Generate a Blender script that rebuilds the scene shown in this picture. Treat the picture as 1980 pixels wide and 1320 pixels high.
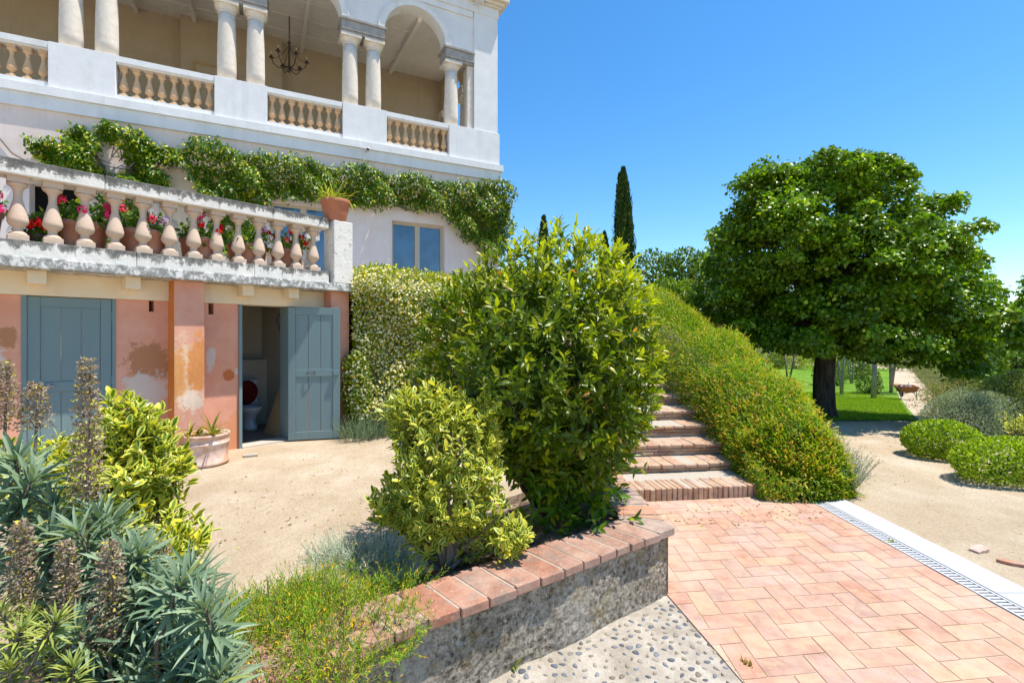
import bpy, math, random
import numpy as np
from mathutils import Vector, Matrix

for o in list(bpy.data.objects): bpy.data.objects.remove(o)
S = bpy.context.scene
COL = S.collection
R = math.radians

# ---------------------------------------------------------------- camera, sky, sun, exposure
cam = bpy.data.objects.new('camera', bpy.data.cameras.new('camera'))
COL.objects.link(cam); S.camera = cam
cam.location = (0, 0, 1.65); cam.rotation_euler = (R(90), 0, 0)
cam.data.sensor_width = 36; cam.data.lens = 17.09; cam.data.shift_y = -0.00606
cam.data.clip_start = 0.05; cam.data.clip_end = 3000

SUN_EL, SUN_AZ = 70.0, -2.0            # elevation; azimuth from +X towards +Y
W = bpy.data.worlds.new('World'); S.world = W; W.use_nodes = True
wn = W.node_tree.nodes; wl = W.node_tree.links
sky = wn.new('ShaderNodeTexSky'); sky.sky_type = 'NISHITA'; sky.sun_disc = False
sky.sun_elevation = R(SUN_EL); sky.sun_rotation = R(90 - SUN_AZ)
sky.air_density = 1.0; sky.dust_density = 0.2; sky.ozone_density = 4.0; sky.altitude = 0
hsv = wn.new('ShaderNodeHueSaturation'); hsv.inputs['Saturation'].default_value = 1.27; hsv.inputs['Hue'].default_value = 0.497; hsv.inputs['Value'].default_value = 1.62
wl.new(sky.outputs[0], hsv.inputs['Color']); wl.new(hsv.outputs[0], wn['Background'].inputs[0]); wn['Background'].inputs[1].default_value = 0.100
sd = bpy.data.lights.new('sun', 'SUN'); sd.energy = 5.0; sd.angle = R(0.55); sd.color = (1.0, 0.94, 0.85)
sun = bpy.data.objects.new('sun', sd); COL.objects.link(sun)
sv = Vector((math.cos(R(SUN_EL)) * math.cos(R(SUN_AZ)), math.cos(R(SUN_EL)) * math.sin(R(SUN_AZ)), math.sin(R(SUN_EL))))
sun.rotation_euler = sv.to_track_quat('Z', 'Y').to_euler(); sun.location = (20, -5, 40)
S.view_settings.view_transform = 'Standard'; S.view_settings.look = 'None'
S.view_settings.exposure = 0.50; S.view_settings.gamma = 1
S.cycles.max_bounces = 6; S.cycles.transparent_max_bounces = 6

# ---------------------------------------------------------------- materials
class Mat:
    def __init__(s, name, rough=0.8, spec=0.3):
        s.m = bpy.data.materials.new(name); s.m.use_nodes = True
        s.nt = s.m.node_tree; s.n = s.nt.nodes; s.l = s.nt.links
        s.b = s.n['Principled BSDF']; s.out = s.n['Material Output']
        s.b.inputs['Roughness'].default_value = rough
        s.b.inputs['Specular IOR Level'].default_value = spec
        s.tc = s.n.new('ShaderNodeTexCoord')
    def co(s, scale=(1, 1, 1), loc=(0, 0, 0), src='Object'):
        mp = s.n.new('ShaderNodeMapping'); mp.inputs['Scale'].default_value = scale; mp.inputs['Location'].default_value = loc
        s.l.new(s.tc.outputs[src], mp.inputs[0]); return mp.outputs[0]
    def noise(s, scale, detail=4, rough=0.6, vec=None, dist=0.0):
        t = s.n.new('ShaderNodeTexNoise'); t.inputs['Scale'].default_value = scale; t.inputs['Detail'].default_value = detail
        t.inputs['Roughness'].default_value = rough; t.inputs['Distortion'].default_value = dist
        s.l.new(vec if vec is not None else s.tc.outputs['Object'], t.inputs['Vector']); return t.outputs['Fac']
    def voro(s, scale, vec=None, out='Distance', feat='F1'):
        t = s.n.new('ShaderNodeTexVoronoi'); t.inputs['Scale'].default_value = scale; t.feature = feat
        s.l.new(vec if vec is not None else s.tc.outputs['Object'], t.inputs['Vector']); return t.outputs[out]
    def ramp(s, fac, stops):
        r = s.n.new('ShaderNodeValToRGB'); e = r.color_ramp.elements
        while len(e) < len(stops): e.new(0.5)
        for k, (p, c) in enumerate(stops):
            e[k].position = p; e[k].color = (c, c, c, 1) if isinstance(c, (int, float)) else (*c, 1)
        s.l.new(fac, r.inputs[0]); return r.outputs[0]
    def put(s, sock, v):
        if isinstance(v, (int, float)): sock.default_value = v
        elif isinstance(v, tuple): sock.default_value = (*v, 1) if len(v) == 3 else v
        else: s.l.new(v, sock)
    def mix(s, fac, a, b, mode='MIX'):
        m = s.n.new('ShaderNodeMix'); m.data_type = 'RGBA'; m.blend_type = mode
        s.put(m.inputs[0], fac); s.put(m.inputs[6], a); s.put(m.inputs[7], b); return m.outputs[2]
    def math(s, op, a, b=0.0, c=None):
        m = s.n.new('ShaderNodeMath'); m.operation = op; m.use_clamp = False
        s.put(m.inputs[0], a); s.put(m.inputs[1], b)
        if c is not None: s.put(m.inputs[2], c)
        return m.outputs[0]
    def attr(s, name, out='Color'):
        a = s.n.new('ShaderNodeAttribute'); a.attribute_name = name; return a.outputs[out]
    def sep(s, i):
        x = s.n.new('ShaderNodeSeparateXYZ'); s.l.new(s.tc.outputs['Object'], x.inputs[0]); return x.outputs[i]
    def rnd(s): return s.n.new('ShaderNodeObjectInfo').outputs['Random']
    def color(s, c): s.put(s.b.inputs['Base Color'], c)
    def rough(s, v): s.put(s.b.inputs['Roughness'], v)
    def bump(s, h, strength=0.3, dist=0.01):
        b = s.n.new('ShaderNodeBump'); b.inputs['Strength'].default_value = strength; b.inputs['Distance'].default_value = dist
        s.l.new(h, b.inputs['Height']); s.l.new(b.outputs[0], s.b.inputs['Normal']); return s

def spot(M, c, sc, r0, r1):
    """a worn place of its own shape: 1 inside, 0 outside an ellipsoid about c, its border broken up by noise"""
    v = M.n.new('ShaderNodeVectorMath'); v.operation = 'SUBTRACT'; M.l.new(M.tc.outputs['Object'], v.inputs[0]); v.inputs[1].default_value = c
    w = M.n.new('ShaderNodeVectorMath'); w.operation = 'MULTIPLY'; M.l.new(v.outputs[0], w.inputs[0]); w.inputs[1].default_value = sc
    l = M.n.new('ShaderNodeVectorMath'); l.operation = 'LENGTH'; M.l.new(w.outputs[0], l.inputs[0])
    d = M.math('ADD', l.outputs['Value'], M.math('MULTIPLY', M.math('SUBTRACT', M.noise(8, 10, 0.8), 0.5), 2.1))
    rm_ = (r0 + r1) / 2
    return M.ramp(d, [(rm_ - 0.07, 0.9), (rm_ + 0.05, 0.0)])

def foliage(name, rough=0.42, trans=0.3, spec=0.45, margin=None, warm=True):
    M = Mat(name, rough, spec * 0.8)
    c = M.attr('tint')
    if warm: c = M.mix(1.0, c, (1.22, 1.04, 0.65), 'MULTIPLY')
    if margin:
        a = M.attr('tint', 'Alpha')
        e = M.math('ADD', a, M.math('MULTIPLY', M.math('SUBTRACT', M.noise(60, 2), 0.5), 0.5))
        c = M.mix(M.ramp(e, [(0.38, 0.0), (0.57, 1.0)]), c, margin)
    c = M.mix(M.ramp(M.noise(30, 2), [(0.3, 0.0), (0.7, 0.35)]), c, M.mix(1.0, c, (1.35, 1.25, 0.9), 'MULTIPLY'))
    M.color(c)
    tr = M.n.new('ShaderNodeBsdfTranslucent'); M.l.new(M.mix(1.0, c, (1.5, 1.6, 0.55), 'MULTIPLY'), tr.inputs[0])
    ms = M.n.new('ShaderNodeMixShader'); ms.inputs[0].default_value = trans
    M.l.new(M.b.outputs[0], ms.inputs[1]); M.l.new(tr.outputs[0], ms.inputs[2]); M.l.new(ms.outputs[0], M.out.inputs[0])
    return M.m

def plain(name, col, rough=0.7, spec=0.3, var=0.12, scale=12, bump=0.15, metal=0.0):
    M = Mat(name, rough, spec)
    M.color(M.mix(M.noise(scale, 5), tuple(c * (1 - var) for c in col), tuple(min(1, c * (1 + var)) for c in col)))
    M.b.inputs['Metallic'].default_value = metal
    if bump: M.bump(M.noise(scale * 6, 4), bump, 0.004)
    return M.m

def stucco(name, c0, c1, stain=None, bump=0.25, soft=3.0):
    M = Mat(name, 0.9, 0.15)
    c = M.mix(M.ramp(M.noise(soft, 6), [(0.3, 0.0), (0.7, 1.0)]), c0, c1)
    if stain: c = M.mix(M.ramp(M.noise(1.4, 8, 0.7, M.co((1, 1, 0.35))), [(0.56, 0.0), (0.75, 0.55)]), c, stain)
    if soft == 3.0: c = M.mix(M.ramp(M.noise(2.2, 9, 0.75, M.co((1.6, 1.6, 0.11), (5, 2, 0))), [(0.53, 0.0), (0.68, 0.30)]), c, tuple(x * 0.70 for x in c0))
    M.color(c); h = M.math('ADD', M.noise(30, 5), M.math('MULTIPLY', M.noise(4, 3), 1.4)); M.bump(h, bump, 0.012)
    return M.m

def pink_wall():
    M = Mat('pink_limewash', 0.92, 0.1)
    n = M.noise(2.2, 6, 0.65)
    c = M.mix(M.ramp(n, [(0.35, 0.0), (0.65, 1.0)]), (0.67, 0.305, 0.20), (0.74, 0.40, 0.285))
    c = M.mix(M.ramp(M.noise(1.1, 5, 0.7, M.co((1, 1, 0.5), (3, 0, 1))), [(0.48, 0.0), (0.60, 0.55)]), c, (0.68, 0.31, 0.18))
    c = M.mix(spot(M, (0.2, 0.0, 0.2), (1.6, 0.5, 1.6), 0.5, 0.95), c, (0.66, 0.29, 0.145))
    brown, grey = (0.42, 0.20, 0.095), (0.62, 0.54, 0.47)
    for ce, sc, a, b, k in [((-1.10, 0, 1.28), (2.6, 1, 2.2), 0.50, 0.75, brown), ((-1.14, 0, 0.92), (2.6, 1, 2.3), 0.52, 0.66, grey),
                            ((-2.55, 0, 1.4), (3.4, 1, 1.9), 0.4, 0.7, grey), ((-2.38, 0, 1.62), (6, 1, 5), 0.3, 0.8, brown),
                            ((-0.38, 0, 1.3), (7, 1, 3), 0.3, 0.6, grey), ((-0.16, 0, 1.08), (8, 1, 7), 0.4, 0.8, (0.48, 0.14, 0.04)),
                            ((-0.05, 0, 1.12), (16, 1, 10), 0.2, 0.6, grey)]:
        c = M.mix(spot(M, ce, sc, a, b), c, k)
    flecks = M.ramp(M.noise(7, 9, 0.75), [(0.66, 0.0), (0.69, 0.8)])
    c = M.mix(flecks, c, (0.60, 0.50, 0.44))
    M.color(c); M.bump(M.math('ADD', M.noise(22, 5), M.noise(3, 3)), 0.3, 0.01)
    return M.m

def pilaster_pink():
    M = Mat('pilaster_limewash', 0.92, 0.1)
    c = M.mix(M.ramp(M.noise(2.6, 6, 0.65), [(0.35, 0.0), (0.65, 1.0)]), (0.65, 0.305, 0.205), (0.72, 0.39, 0.28))
    side = M.ramp(M.sep(0), [(0.0, 1.0), (0.004, 0.0)])
    st = M.noise(5, 7, 0.7, M.co((1, 1, 0.3)))
    for ce, sc, a, b, k in [((0.17, 0, 1.15), (3.0, 0.1, 1.35), 0.5, 0.78, (0.60, 0.42, 0.28)), ((0.27, 0, 1.25), (5, 0.1, 1.7), 0.4, 0.9, (0.56, 0.22, 0.06)),
                            ((0.05, 0, 1.1), (7, 0.1, 1.6), 0.35, 0.8, (0.58, 0.27, 0.09)), ((0.2, 0, 0.78), (4, 0.1, 4.4), 0.4, 0.75, (0.64, 0.52, 0.40))]:
        c = M.mix(spot(M, ce, sc, a, b), c, M.mix(M.ramp(st, [(0.42, 0.0), (0.58, 1.0)]), k, tuple(min(1, x * 1.25) for x in k)))
    c = M.mix(M.math('MULTIPLY', side, M.ramp(M.noise(3, 6), [(0.3, 0.75), (0.7, 1.0)])), c, (0.60, 0.20, 0.035))
    M.color(c); M.bump(M.math('ADD', M.noise(24, 5), M.noise(3, 3)), 0.3, 0.01)
    return M.m

def weathered(name, top, amount=0.5, base=(0.80, 0.76, 0.68), grey=(0.085, 0.082, 0.072), z0=None, z1=None):
    """old limewashed stone with lichen; z0..z1: the height over which the lichen crust grows in"""
    M = Mat(name, 0.92, 0.12)
    c = M.mix(M.ramp(M.noise(5, 6), [(0.3, 0.0), (0.7, 1.0)]), base, tuple(x * 0.86 for x in base))
    li = M.noise(11, 10, 0.78, M.co((1, 1, 0.75)), 0.3)
    if z0 is not None:
        zz = M.n.new('ShaderNodeMapRange'); M.l.new(M.sep(2), zz.inputs[0]); zz.inputs[1].default_value = z0; zz.inputs[2].default_value = z1
        zz.inputs[3].default_value = -0.13; zz.inputs[4].default_value = 0.20
        li = M.math('ADD', M.math('ADD', li, zz.outputs[0]), M.math('MULTIPLY', M.math('SUBTRACT', M.noise(14, 5, 0.6, M.co((1, 1, 0.12))), 0.5), 0.30))
    c = M.mix(M.ramp(li, [(top, 0.0), (top + 0.05, amount), (top + 0.2, 1.0)]), c, M.mix(M.noise(40, 4), grey, tuple(x * 1.9 for x in grey)))
    M.color(c); M.bump(M.math('ADD', M.noise(26, 8, 0.7), li), 0.55, 0.014)
    return M.m

def terracotta(name, col, bloom=(0.62, 0.48, 0.40), amt=0.5):
    M = Mat(name, 0.85, 0.15)
    c = M.mix(M.ramp(M.noise(6, 5), [(0.3, 0.0), (0.7, 1.0)]), tuple(x * 0.85 for x in col), col)
    c = M.mix(M.ramp(M.noise(3.2, 8, 0.72, M.co((1, 1, 1), (2, 1, 0))), [(0.45, 0.0), (0.66, amt)]), c, bloom)
    M.color(c); M.bump(M.noise(45, 5), 0.2, 0.004)
    return M.m

def tiles_mat(name, dusty=0.35):
    M = Mat(name, 0.85, 0.2)
    c = M.attr('tint')
    c = M.mix(M.ramp(M.noise(9, 8, 0.7), [(0.42, 0.0), (0.58, 0.85)]), c, M.mix(1.0, c, (0.74, 0.68, 0.66), 'MULTIPLY'))
    c = M.mix(M.ramp(M.noise(2.3, 9, 0.7, M.co((1, 1, 1), (5, 2, 0))), [(0.42, 0.1), (0.60, dusty)]), c, (0.62, 0.475, 0.39))
    c = M.mix(M.ramp(M.noise(16, 9, 0.75), [(0.59, 0.0), (0.68, 0.6)]), c, (0.30, 0.21, 0.16))
    c = M.mix(M.ramp(M.noise(15, 7, 0.7, M.co((1, 1, 1), (1, 9, 0))), [(0.50, 0.0), (0.60, 0.45)]), c, (0.54, 0.37, 0.215))
    c = M.mix(M.ramp(M.noise(3.1, 9, 0.75, M.co((1, 1, 1), (6, 1, 0))), [(0.52, 0.0), (0.62, 0.4)]), c, (0.40, 0.295, 0.23))
    M.color(c); M.bump(M.math('ADD', M.noise(70, 5), M.noise(8, 5)), 0.25, 0.004)
    return M.m

def cap_mat():
    M = Mat('worn_cap_brick', 0.9, 0.12)
    c = M.attr('tint')
    c = M.mix(M.ramp(M.noise(11, 8, 0.72), [(0.40, 0.0), (0.60, 0.8)]), c, M.mix(1.0, c, (0.70, 0.62, 0.60), 'MULTIPLY'))
    c = M.mix(M.ramp(M.noise(4, 9, 0.75, M.co((1, 1, 1), (3, 1, 0))), [(0.47, 0.0), (0.58, 0.4)]), c, (0.46, 0.345, 0.275))
    c = M.mix(M.ramp(M.noise(6, 9, 0.75, M.co((1, 1, 1), (8, 5, 0))), [(0.53, 0.0), (0.63, 0.7)]), c, (0.23, 0.185, 0.155))
    c = M.mix(M.ramp(M.noise(60, 4), [(0.60, 0.0), (0.70, 0.5)]), c, (0.60, 0.50, 0.43))
    M.color(c); M.bump(M.math('ADD', M.noise(60, 6, 0.7), M.math('MULTIPLY', M.noise(9, 6), 1.6)), 0.5, 0.008)
    return M.m

def concrete_rough():
    M = Mat('pitted_concrete', 0.95, 0.05)
    g = M.noise(38, 10, 0.8); big = M.noise(3.4, 6, 0.65)
    c = M.ramp(g, [(0.38, (0.075, 0.062, 0.045)), (0.45, (0.31, 0.26, 0.195)), (0.52, (0.54, 0.475, 0.375)), (0.63, (0.74, 0.68, 0.575))])
    c = M.mix(M.ramp(big, [(0.40, 0.7), (0.56, 0.0)]), c, M.mix(1.0, c, (0.52, 0.50, 0.47), 'MULTIPLY'))
    c = M.mix(M.ramp(M.noise(5, 7, 0.7, M.co((1, 1, 1), (7, 0, 3))), [(0.54, 0.0), (0.64, 0.55)]), c, (0.42, 0.30, 0.10))
    c = M.mix(M.ramp(M.noise(2.0, 6, 0.6, M.co((1, 1, 0.4), (1, 4, 0))), [(0.55, 0.0), (0.70, 0.6)]), c, (0.55, 0.51, 0.44))
    M.color(c)
    h = M.math('ADD', M.math('MULTIPLY', g, 1.2), M.math('ADD', M.noise(12, 6, 0.7), M.math('MULTIPLY', M.voro(34), -0.6)))
    M.bump(h, 1.0, 0.022)
    return M.m

def sand_mat():
    M = Mat('sandy_gravel', 0.95, 0.1)
    co = M.co((1, 1, 1), src='Object')
    c = M.ramp(M.noise(1.1, 8, 0.65), [(0.36, (0.49, 0.38, 0.25)), (0.5, (0.60, 0.485, 0.34)), (0.64, (0.70, 0.595, 0.45))])
    c = M.mix(M.ramp(M.noise(0.8, 9, 0.75, M.co((1.8, 0.7, 1), (4, 1, 0))), [(0.44, 0.0), (0.58, 0.45)]), c, (0.44, 0.325, 0.205))
    c = M.mix(M.ramp(M.noise(46, 6, 0.75), [(0.42, 0.45), (0.55, 0.0)]), c, (0.36, 0.265, 0.165))
    c = M.mix(M.ramp(M.noise(38, 6, 0.75, M.co((1, 1, 1), (3, 7, 0))), [(0.52, 0.0), (0.62, 0.5)]), c, (0.72, 0.62, 0.48))
    c = M.mix(M.ramp(M.noise(220, 3, 0.7), [(0.36, 0.55), (0.50, 0.0)]), c, (0.24, 0.17, 0.10))
    c = M.mix(M.ramp(M.noise(150, 2, 0.6, M.co((1, 1, 1), (9, 9, 0))), [(0.60, 0.0), (0.70, 0.6)]), c, (0.76, 0.67, 0.52))
    c = M.mix(M.ramp(M.voro(16, out='Distance'), [(0.05, 0.65), (0.10, 0.0)]), c, (0.27, 0.19, 0.11))
    M.color(c)
    M.bump(M.math('ADD', M.noise(120, 4, 0.7), M.math('ADD', M.math('MULTIPLY', M.noise(9, 6, 0.65), 1.6), M.math('MULTIPLY', M.noise(2.2, 4), 2.4))), 0.9, 0.016)
    return M.m

def grass_mat():
    M = Mat('lawn_turf', 0.9, 0.1)
    c = M.ramp(M.noise(1.2, 7, 0.7), [(0.36, (0.10, 0.215, 0.014)), (0.5, (0.155, 0.295, 0.020)), (0.64, (0.24, 0.37, 0.045))])
    c = M.mix(M.ramp(M.noise(60, 3), [(0.38, 0.6), (0.55, 0.0)]), c, (0.045, 0.10, 0.010))
    c = M.mix(M.ramp(M.noise(0.6, 7, 0.7, M.co((1, 0.6, 1), (3, 3, 0))), [(0.55, 0.0), (0.72, 0.4)]), c, (0.30, 0.32, 0.10))
    M.color(c); M.bump(M.noise(80, 5, 0.7), 0.9, 0.03)
    return M.m

def soil_mat():
    M = Mat('bed_soil', 0.97, 0.05)
    c = M.ramp(M.noise(7, 9, 0.7), [(0.38, (0.10, 0.07, 0.045)), (0.5, (0.22, 0.155, 0.10)), (0.62, (0.42, 0.32, 0.21))])
    c = M.mix(M.ramp(M.voro(42), [(0.12, 0.7), (0.22, 0.0)]), c, (0.36, 0.25, 0.15))
    M.color(c); M.bump(M.math('ADD', M.noise(40, 8, 0.75), M.voro(30)), 0.9, 0.03)
    return M.m

def cobble_base():
    M = Mat('pebbledash_concrete', 0.92, 0.15)
    c = M.ramp(M.noise(6, 8, 0.7), [(0.38, (0.30, 0.26, 0.205)), (0.5, (0.39, 0.345, 0.28)), (0.62, (0.47, 0.425, 0.355))])
    c = M.mix(M.ramp(M.noise(140, 3), [(0.35, 0.5), (0.5, 0.0)]), c, (0.26, 0.22, 0.17))
    M.color(c); M.bump(M.math('ADD', M.noise(90, 5), M.math('MULTIPLY', M.noise(10, 5), 1.5)), 0.6, 0.008)
    return M.m

def paint_teal():
    M = Mat('grey_teal_paint', 0.62, 0.3)
    c = M.mix(M.noise(3, 5, 0.6, M.co((1, 1, 0.4))), (0.145, 0.220, 0.228), (0.190, 0.272, 0.272))
    worn = M.ramp(M.noise(13, 8, 0.75, M.co((2.2, 2.2, 0.16))), [(0.56, 0.0), (0.70, 0.75)])
    low = M.ramp(M.sep(2), [(0.25, 1.0), (1.0, 0.25)])
    c = M.mix(M.math('MULTIPLY', worn, low), c, (0.12, 0.115, 0.095))
    M.color(c); M.bump(M.noise(30, 5, 0.6, M.co((3, 3, 0.25))), 0.25, 0.004)
    return M.m

def bark(name, c0, c1, sc=14):
    M = Mat(name, 0.95, 0.08)
    v = M.co((1, 1, 0.18)); n = M.noise(sc, 8, 0.7, v, 0.4)
    M.color(M.ramp(n, [(0.35, c0), (0.62, c1)])); M.bump(n, 0.9, 0.03)
    return M.m

def glass_mat(name, col=(0.030, 0.070, 0.120)):
    M = Mat(name, 0.02, 0.9)
    M.color(M.mix(M.ramp(M.noise(1.6, 2), [(0.4, 0.0), (0.6, 1.0)]), col, tuple(x * 1.7 for x in col)))
    M.b.inputs['IOR'].default_value = 1.62
    return M.m

def tinted(name, rough=0.9, spec=0.1, bump=0.3, sc=60, trans=0.0):
    if trans: return foliage(name, rough, trans, spec)
    M = Mat(name, rough, spec); c = M.attr('tint')
    M.color(M.mix(M.ramp(M.noise(sc * 0.4, 5), [(0.35, 0.0), (0.7, 0.6)]), c, M.mix(1.0, c, (0.7, 0.7, 0.68), 'MULTIPLY')))
    M.bump(M.noise(sc, 4), bump, 0.004); return M.m

# ---------------------------------------------------------------- mesh helpers
class MB:
    def __init__(s): s.v = []; s.f = []; s.c = []
    def add(s, vs, fs, col=None):
        b = len(s.v); s.v += [tuple(v) for v in vs]; s.f += [tuple(b + i for i in f) for f in fs]
        s.c += [col or (1, 1, 1, 1)] * len(vs)
    def box(s, x0, x1, y0, y1, z0, z1, col=None):
        s.add([(x0, y0, z0), (x1, y0, z0), (x1, y1, z0), (x0, y1, z0), (x0, y0, z1), (x1, y0, z1), (x1, y1, z1), (x0, y1, z1)],
              [(0, 3, 2, 1), (4, 5, 6, 7), (0, 1, 5, 4), (1, 2, 6, 5), (2, 3, 7, 6), (3, 0, 4, 7)], col); return s
    def prism(s, poly, z0, z1, col=None, inset=0.0):
        n = len(poly); cx = sum(p[0] for p in poly) / n; cy = sum(p[1] for p in poly) / n
        top = poly
        zz0 = z0 if callable(z0) else (lambda x, y: z0); zz1 = z1 if callable(z1) else (lambda x, y: z1)
        s.add([(p[0], p[1], zz0(*p)) for p in poly] + [(p[0], p[1], zz1(*p)) for p in top],
              [tuple(range(n - 1, -1, -1)), tuple(range(n, 2 * n))] + [(i, (i + 1) % n, n + (i + 1) % n, n + i) for i in range(n)], col); return s
    def lathe(s, prof, c=(0, 0, 0), n=18, col=None):
        vs, fs = [], []
        for (r, z) in prof:
            for k in range(n):
                a = 2 * math.pi * k / n; vs.append((c[0] + r * math.cos(a), c[1] + r * math.sin(a), c[2] + z))
        for i in range(len(prof) - 1):
            for k in range(n):
                fs.append((i * n + k, i * n + (k + 1) % n, (i + 1) * n + (k + 1) % n, (i + 1) * n + k))
        fs.append(tuple(range(n - 1, -1, -1))); fs.append(tuple(range((len(prof) - 1) * n, len(prof) * n)))
        s.add(vs, fs, col); return s
    def tube(s, pts, rad, n=6, col=None):
        pts = [Vector(p) for p in pts]; rad = rad if isinstance(rad, (list, tuple)) else [rad] * len(pts)
        vs, fs = [], []; ref = Vector((0.31, 0.17, 0.93))
        for i, p in enumerate(pts):
            d = (pts[min(i + 1, len(pts) - 1)] - pts[max(i - 1, 0)]).normalized()
            if abs(d.dot(ref)) > 0.95: ref = Vector((1, 0, 0))
            a = d.cross(ref).normalized(); b = d.cross(a)
            for k in range(n):
                t = 2 * math.pi * k / n; vs.append(p + (a * math.cos(t) + b * math.sin(t)) * rad[i])
        for i in range(len(pts) - 1):
            for k in range(n): fs.append((i * n + k, (i + 1) * n + k, (i + 1) * n + (k + 1) % n, i * n + (k + 1) % n))
        fs.append(tuple(range(n))); fs.append(tuple(range(len(pts) * n - 1, (len(pts) - 1) * n - 1, -1)))
        s.add(vs, fs, col); return s
    def extr(s, poly, y0, y1, col=None):
        """polygon in (x, z) pushed from y0 to y1"""
        n = len(poly)
        s.add([(p[0], y0, p[1]) for p in poly] + [(p[0], y1, p[1]) for p in poly],
              [tuple(range(n)), tuple(range(2 * n - 1, n - 1, -1))] + [(i, n + i, n + (i + 1) % n, (i + 1) % n) for i in range(n)], col); return s
    def build(s, name, mat, parent=None, smooth=False, bevel=0.0, seg=2):
        me = bpy.data.meshes.new(name); me.from_pydata(s.v, [], s.f); me.validate(); me.update()
        if any(c != (1, 1, 1, 1) for c in s.c):
            at = me.color_attributes.new('tint', 'FLOAT_COLOR', 'POINT'); at.data.foreach_set('color', np.array(s.c, dtype=np.float32).ravel())
        me.materials.append(mat)
        o = bpy.data.objects.new(name, me); COL.objects.link(o)
        if parent: o.parent = parent
        if smooth: me.polygons.foreach_set('use_smooth', [True] * len(me.polygons))
        if bevel:
            b = o.modifiers.new('edge', 'BEVEL'); b.width = bevel; b.segments = seg; b.limit_method = 'ANGLE'; b.angle_limit = R(40)
        return o

def fix_normals(o):
    import bmesh
    bm = bmesh.new(); bm.from_mesh(o.data); bmesh.ops.recalc_face_normals(bm, faces=bm.faces); bm.to_mesh(o.data); bm.free()

def tag(o, label=None, cat=None, group=None, kind=None):
    if label: o['label'] = label
    if cat: o['category'] = cat
    if group: o['group'] = group
    if kind: o['kind'] = kind
    return o
def empty(name, loc=(0, 0, 0), rz=0.0, **k):
    o = bpy.data.objects.new(name, None); COL.objects.link(o); o.location = loc; o.rotation_euler = (0, 0, rz); o.empty_display_size = 0.2
    return tag(o, **k)
def dup(o, parent=None, loc=None):
    c = o.copy(); COL.objects.link(c)
    if parent: c.parent = parent
    if loc is not None: c.location = loc
    for ch in [x for x in bpy.data.objects if x.parent == o]: dup(ch, c)
    return c

# ---------------------------------------------------------------- foliage helpers (numpy)
RNG = np.random.default_rng(11)
def nrm(a): return a / np.maximum(np.linalg.norm(a, axis=-1, keepdims=True), 1e-9)
def rdir(n): return nrm(RNG.normal(size=(n, 3)))

def leaf(rows, fold=0.25, droop=0.15):
    """rows: (along 0..1, half width); length 1 along +Y, up +Z. returns verts, faces, edge factor"""
    v = [(0, 0, 0)]; e = [0.6]; f = []
    for (s, w) in rows:
        z = -droop * s * s
        v += [(-w, s, z + fold * w), (0, s, z), (w, s, z + fold * w)]; e += [1, 0, 1]
    v.append((0, 1, -droop)); e.append(1)
    f += [(0, 2, 1), (0, 3, 2)]
    for i in range(len(rows) - 1):
        a = 1 + 3 * i; b = a + 3; f += [(a, a + 1, b + 1, b), (a + 1, a + 2, b + 2, b + 1)]
    a = 1 + 3 * (len(rows) - 1); t = len(v) - 1; f += [(a, a + 1, t), (a + 1, a + 2, t)]
    return np.array(v, float), f, np.array(e, float)
LEAF_LAUREL = leaf([(0.28, 0.13), (0.55, 0.16), (0.82, 0.09)], 0.35, 0.22)
LEAF_ROUND = leaf([(0.3, 0.19), (0.62, 0.24), (0.88, 0.13)], 0.3, 0.18)
LEAF_LIME = leaf([(0.16, 0.36), (0.5, 0.40), (0.8, 0.20)], 0.25, 0.25)
LEAF_SMALL = leaf([(0.45, 0.24)], 0.35, 0.2)
LEAF_FINE = leaf([(0.5, 0.15)], 0.3, 0.25)
LEAF_STRAP = leaf([(0.12, 0.05), (0.42, 0.085), (0.75, 0.06)], 0.5, 0.28)
LEAF_NEEDLE = leaf([(0.4, 0.055)], 0.2, 0.1)
BLADE = (np.array([(-0.05, 0, 0), (0.05, 0, 0), (0.03, 0.6, 0.03), (-0.03, 0.6, 0.03), (0, 1, 0.12)], float), [(0, 1, 2, 3), (3, 2, 4)], np.zeros(5))

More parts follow.
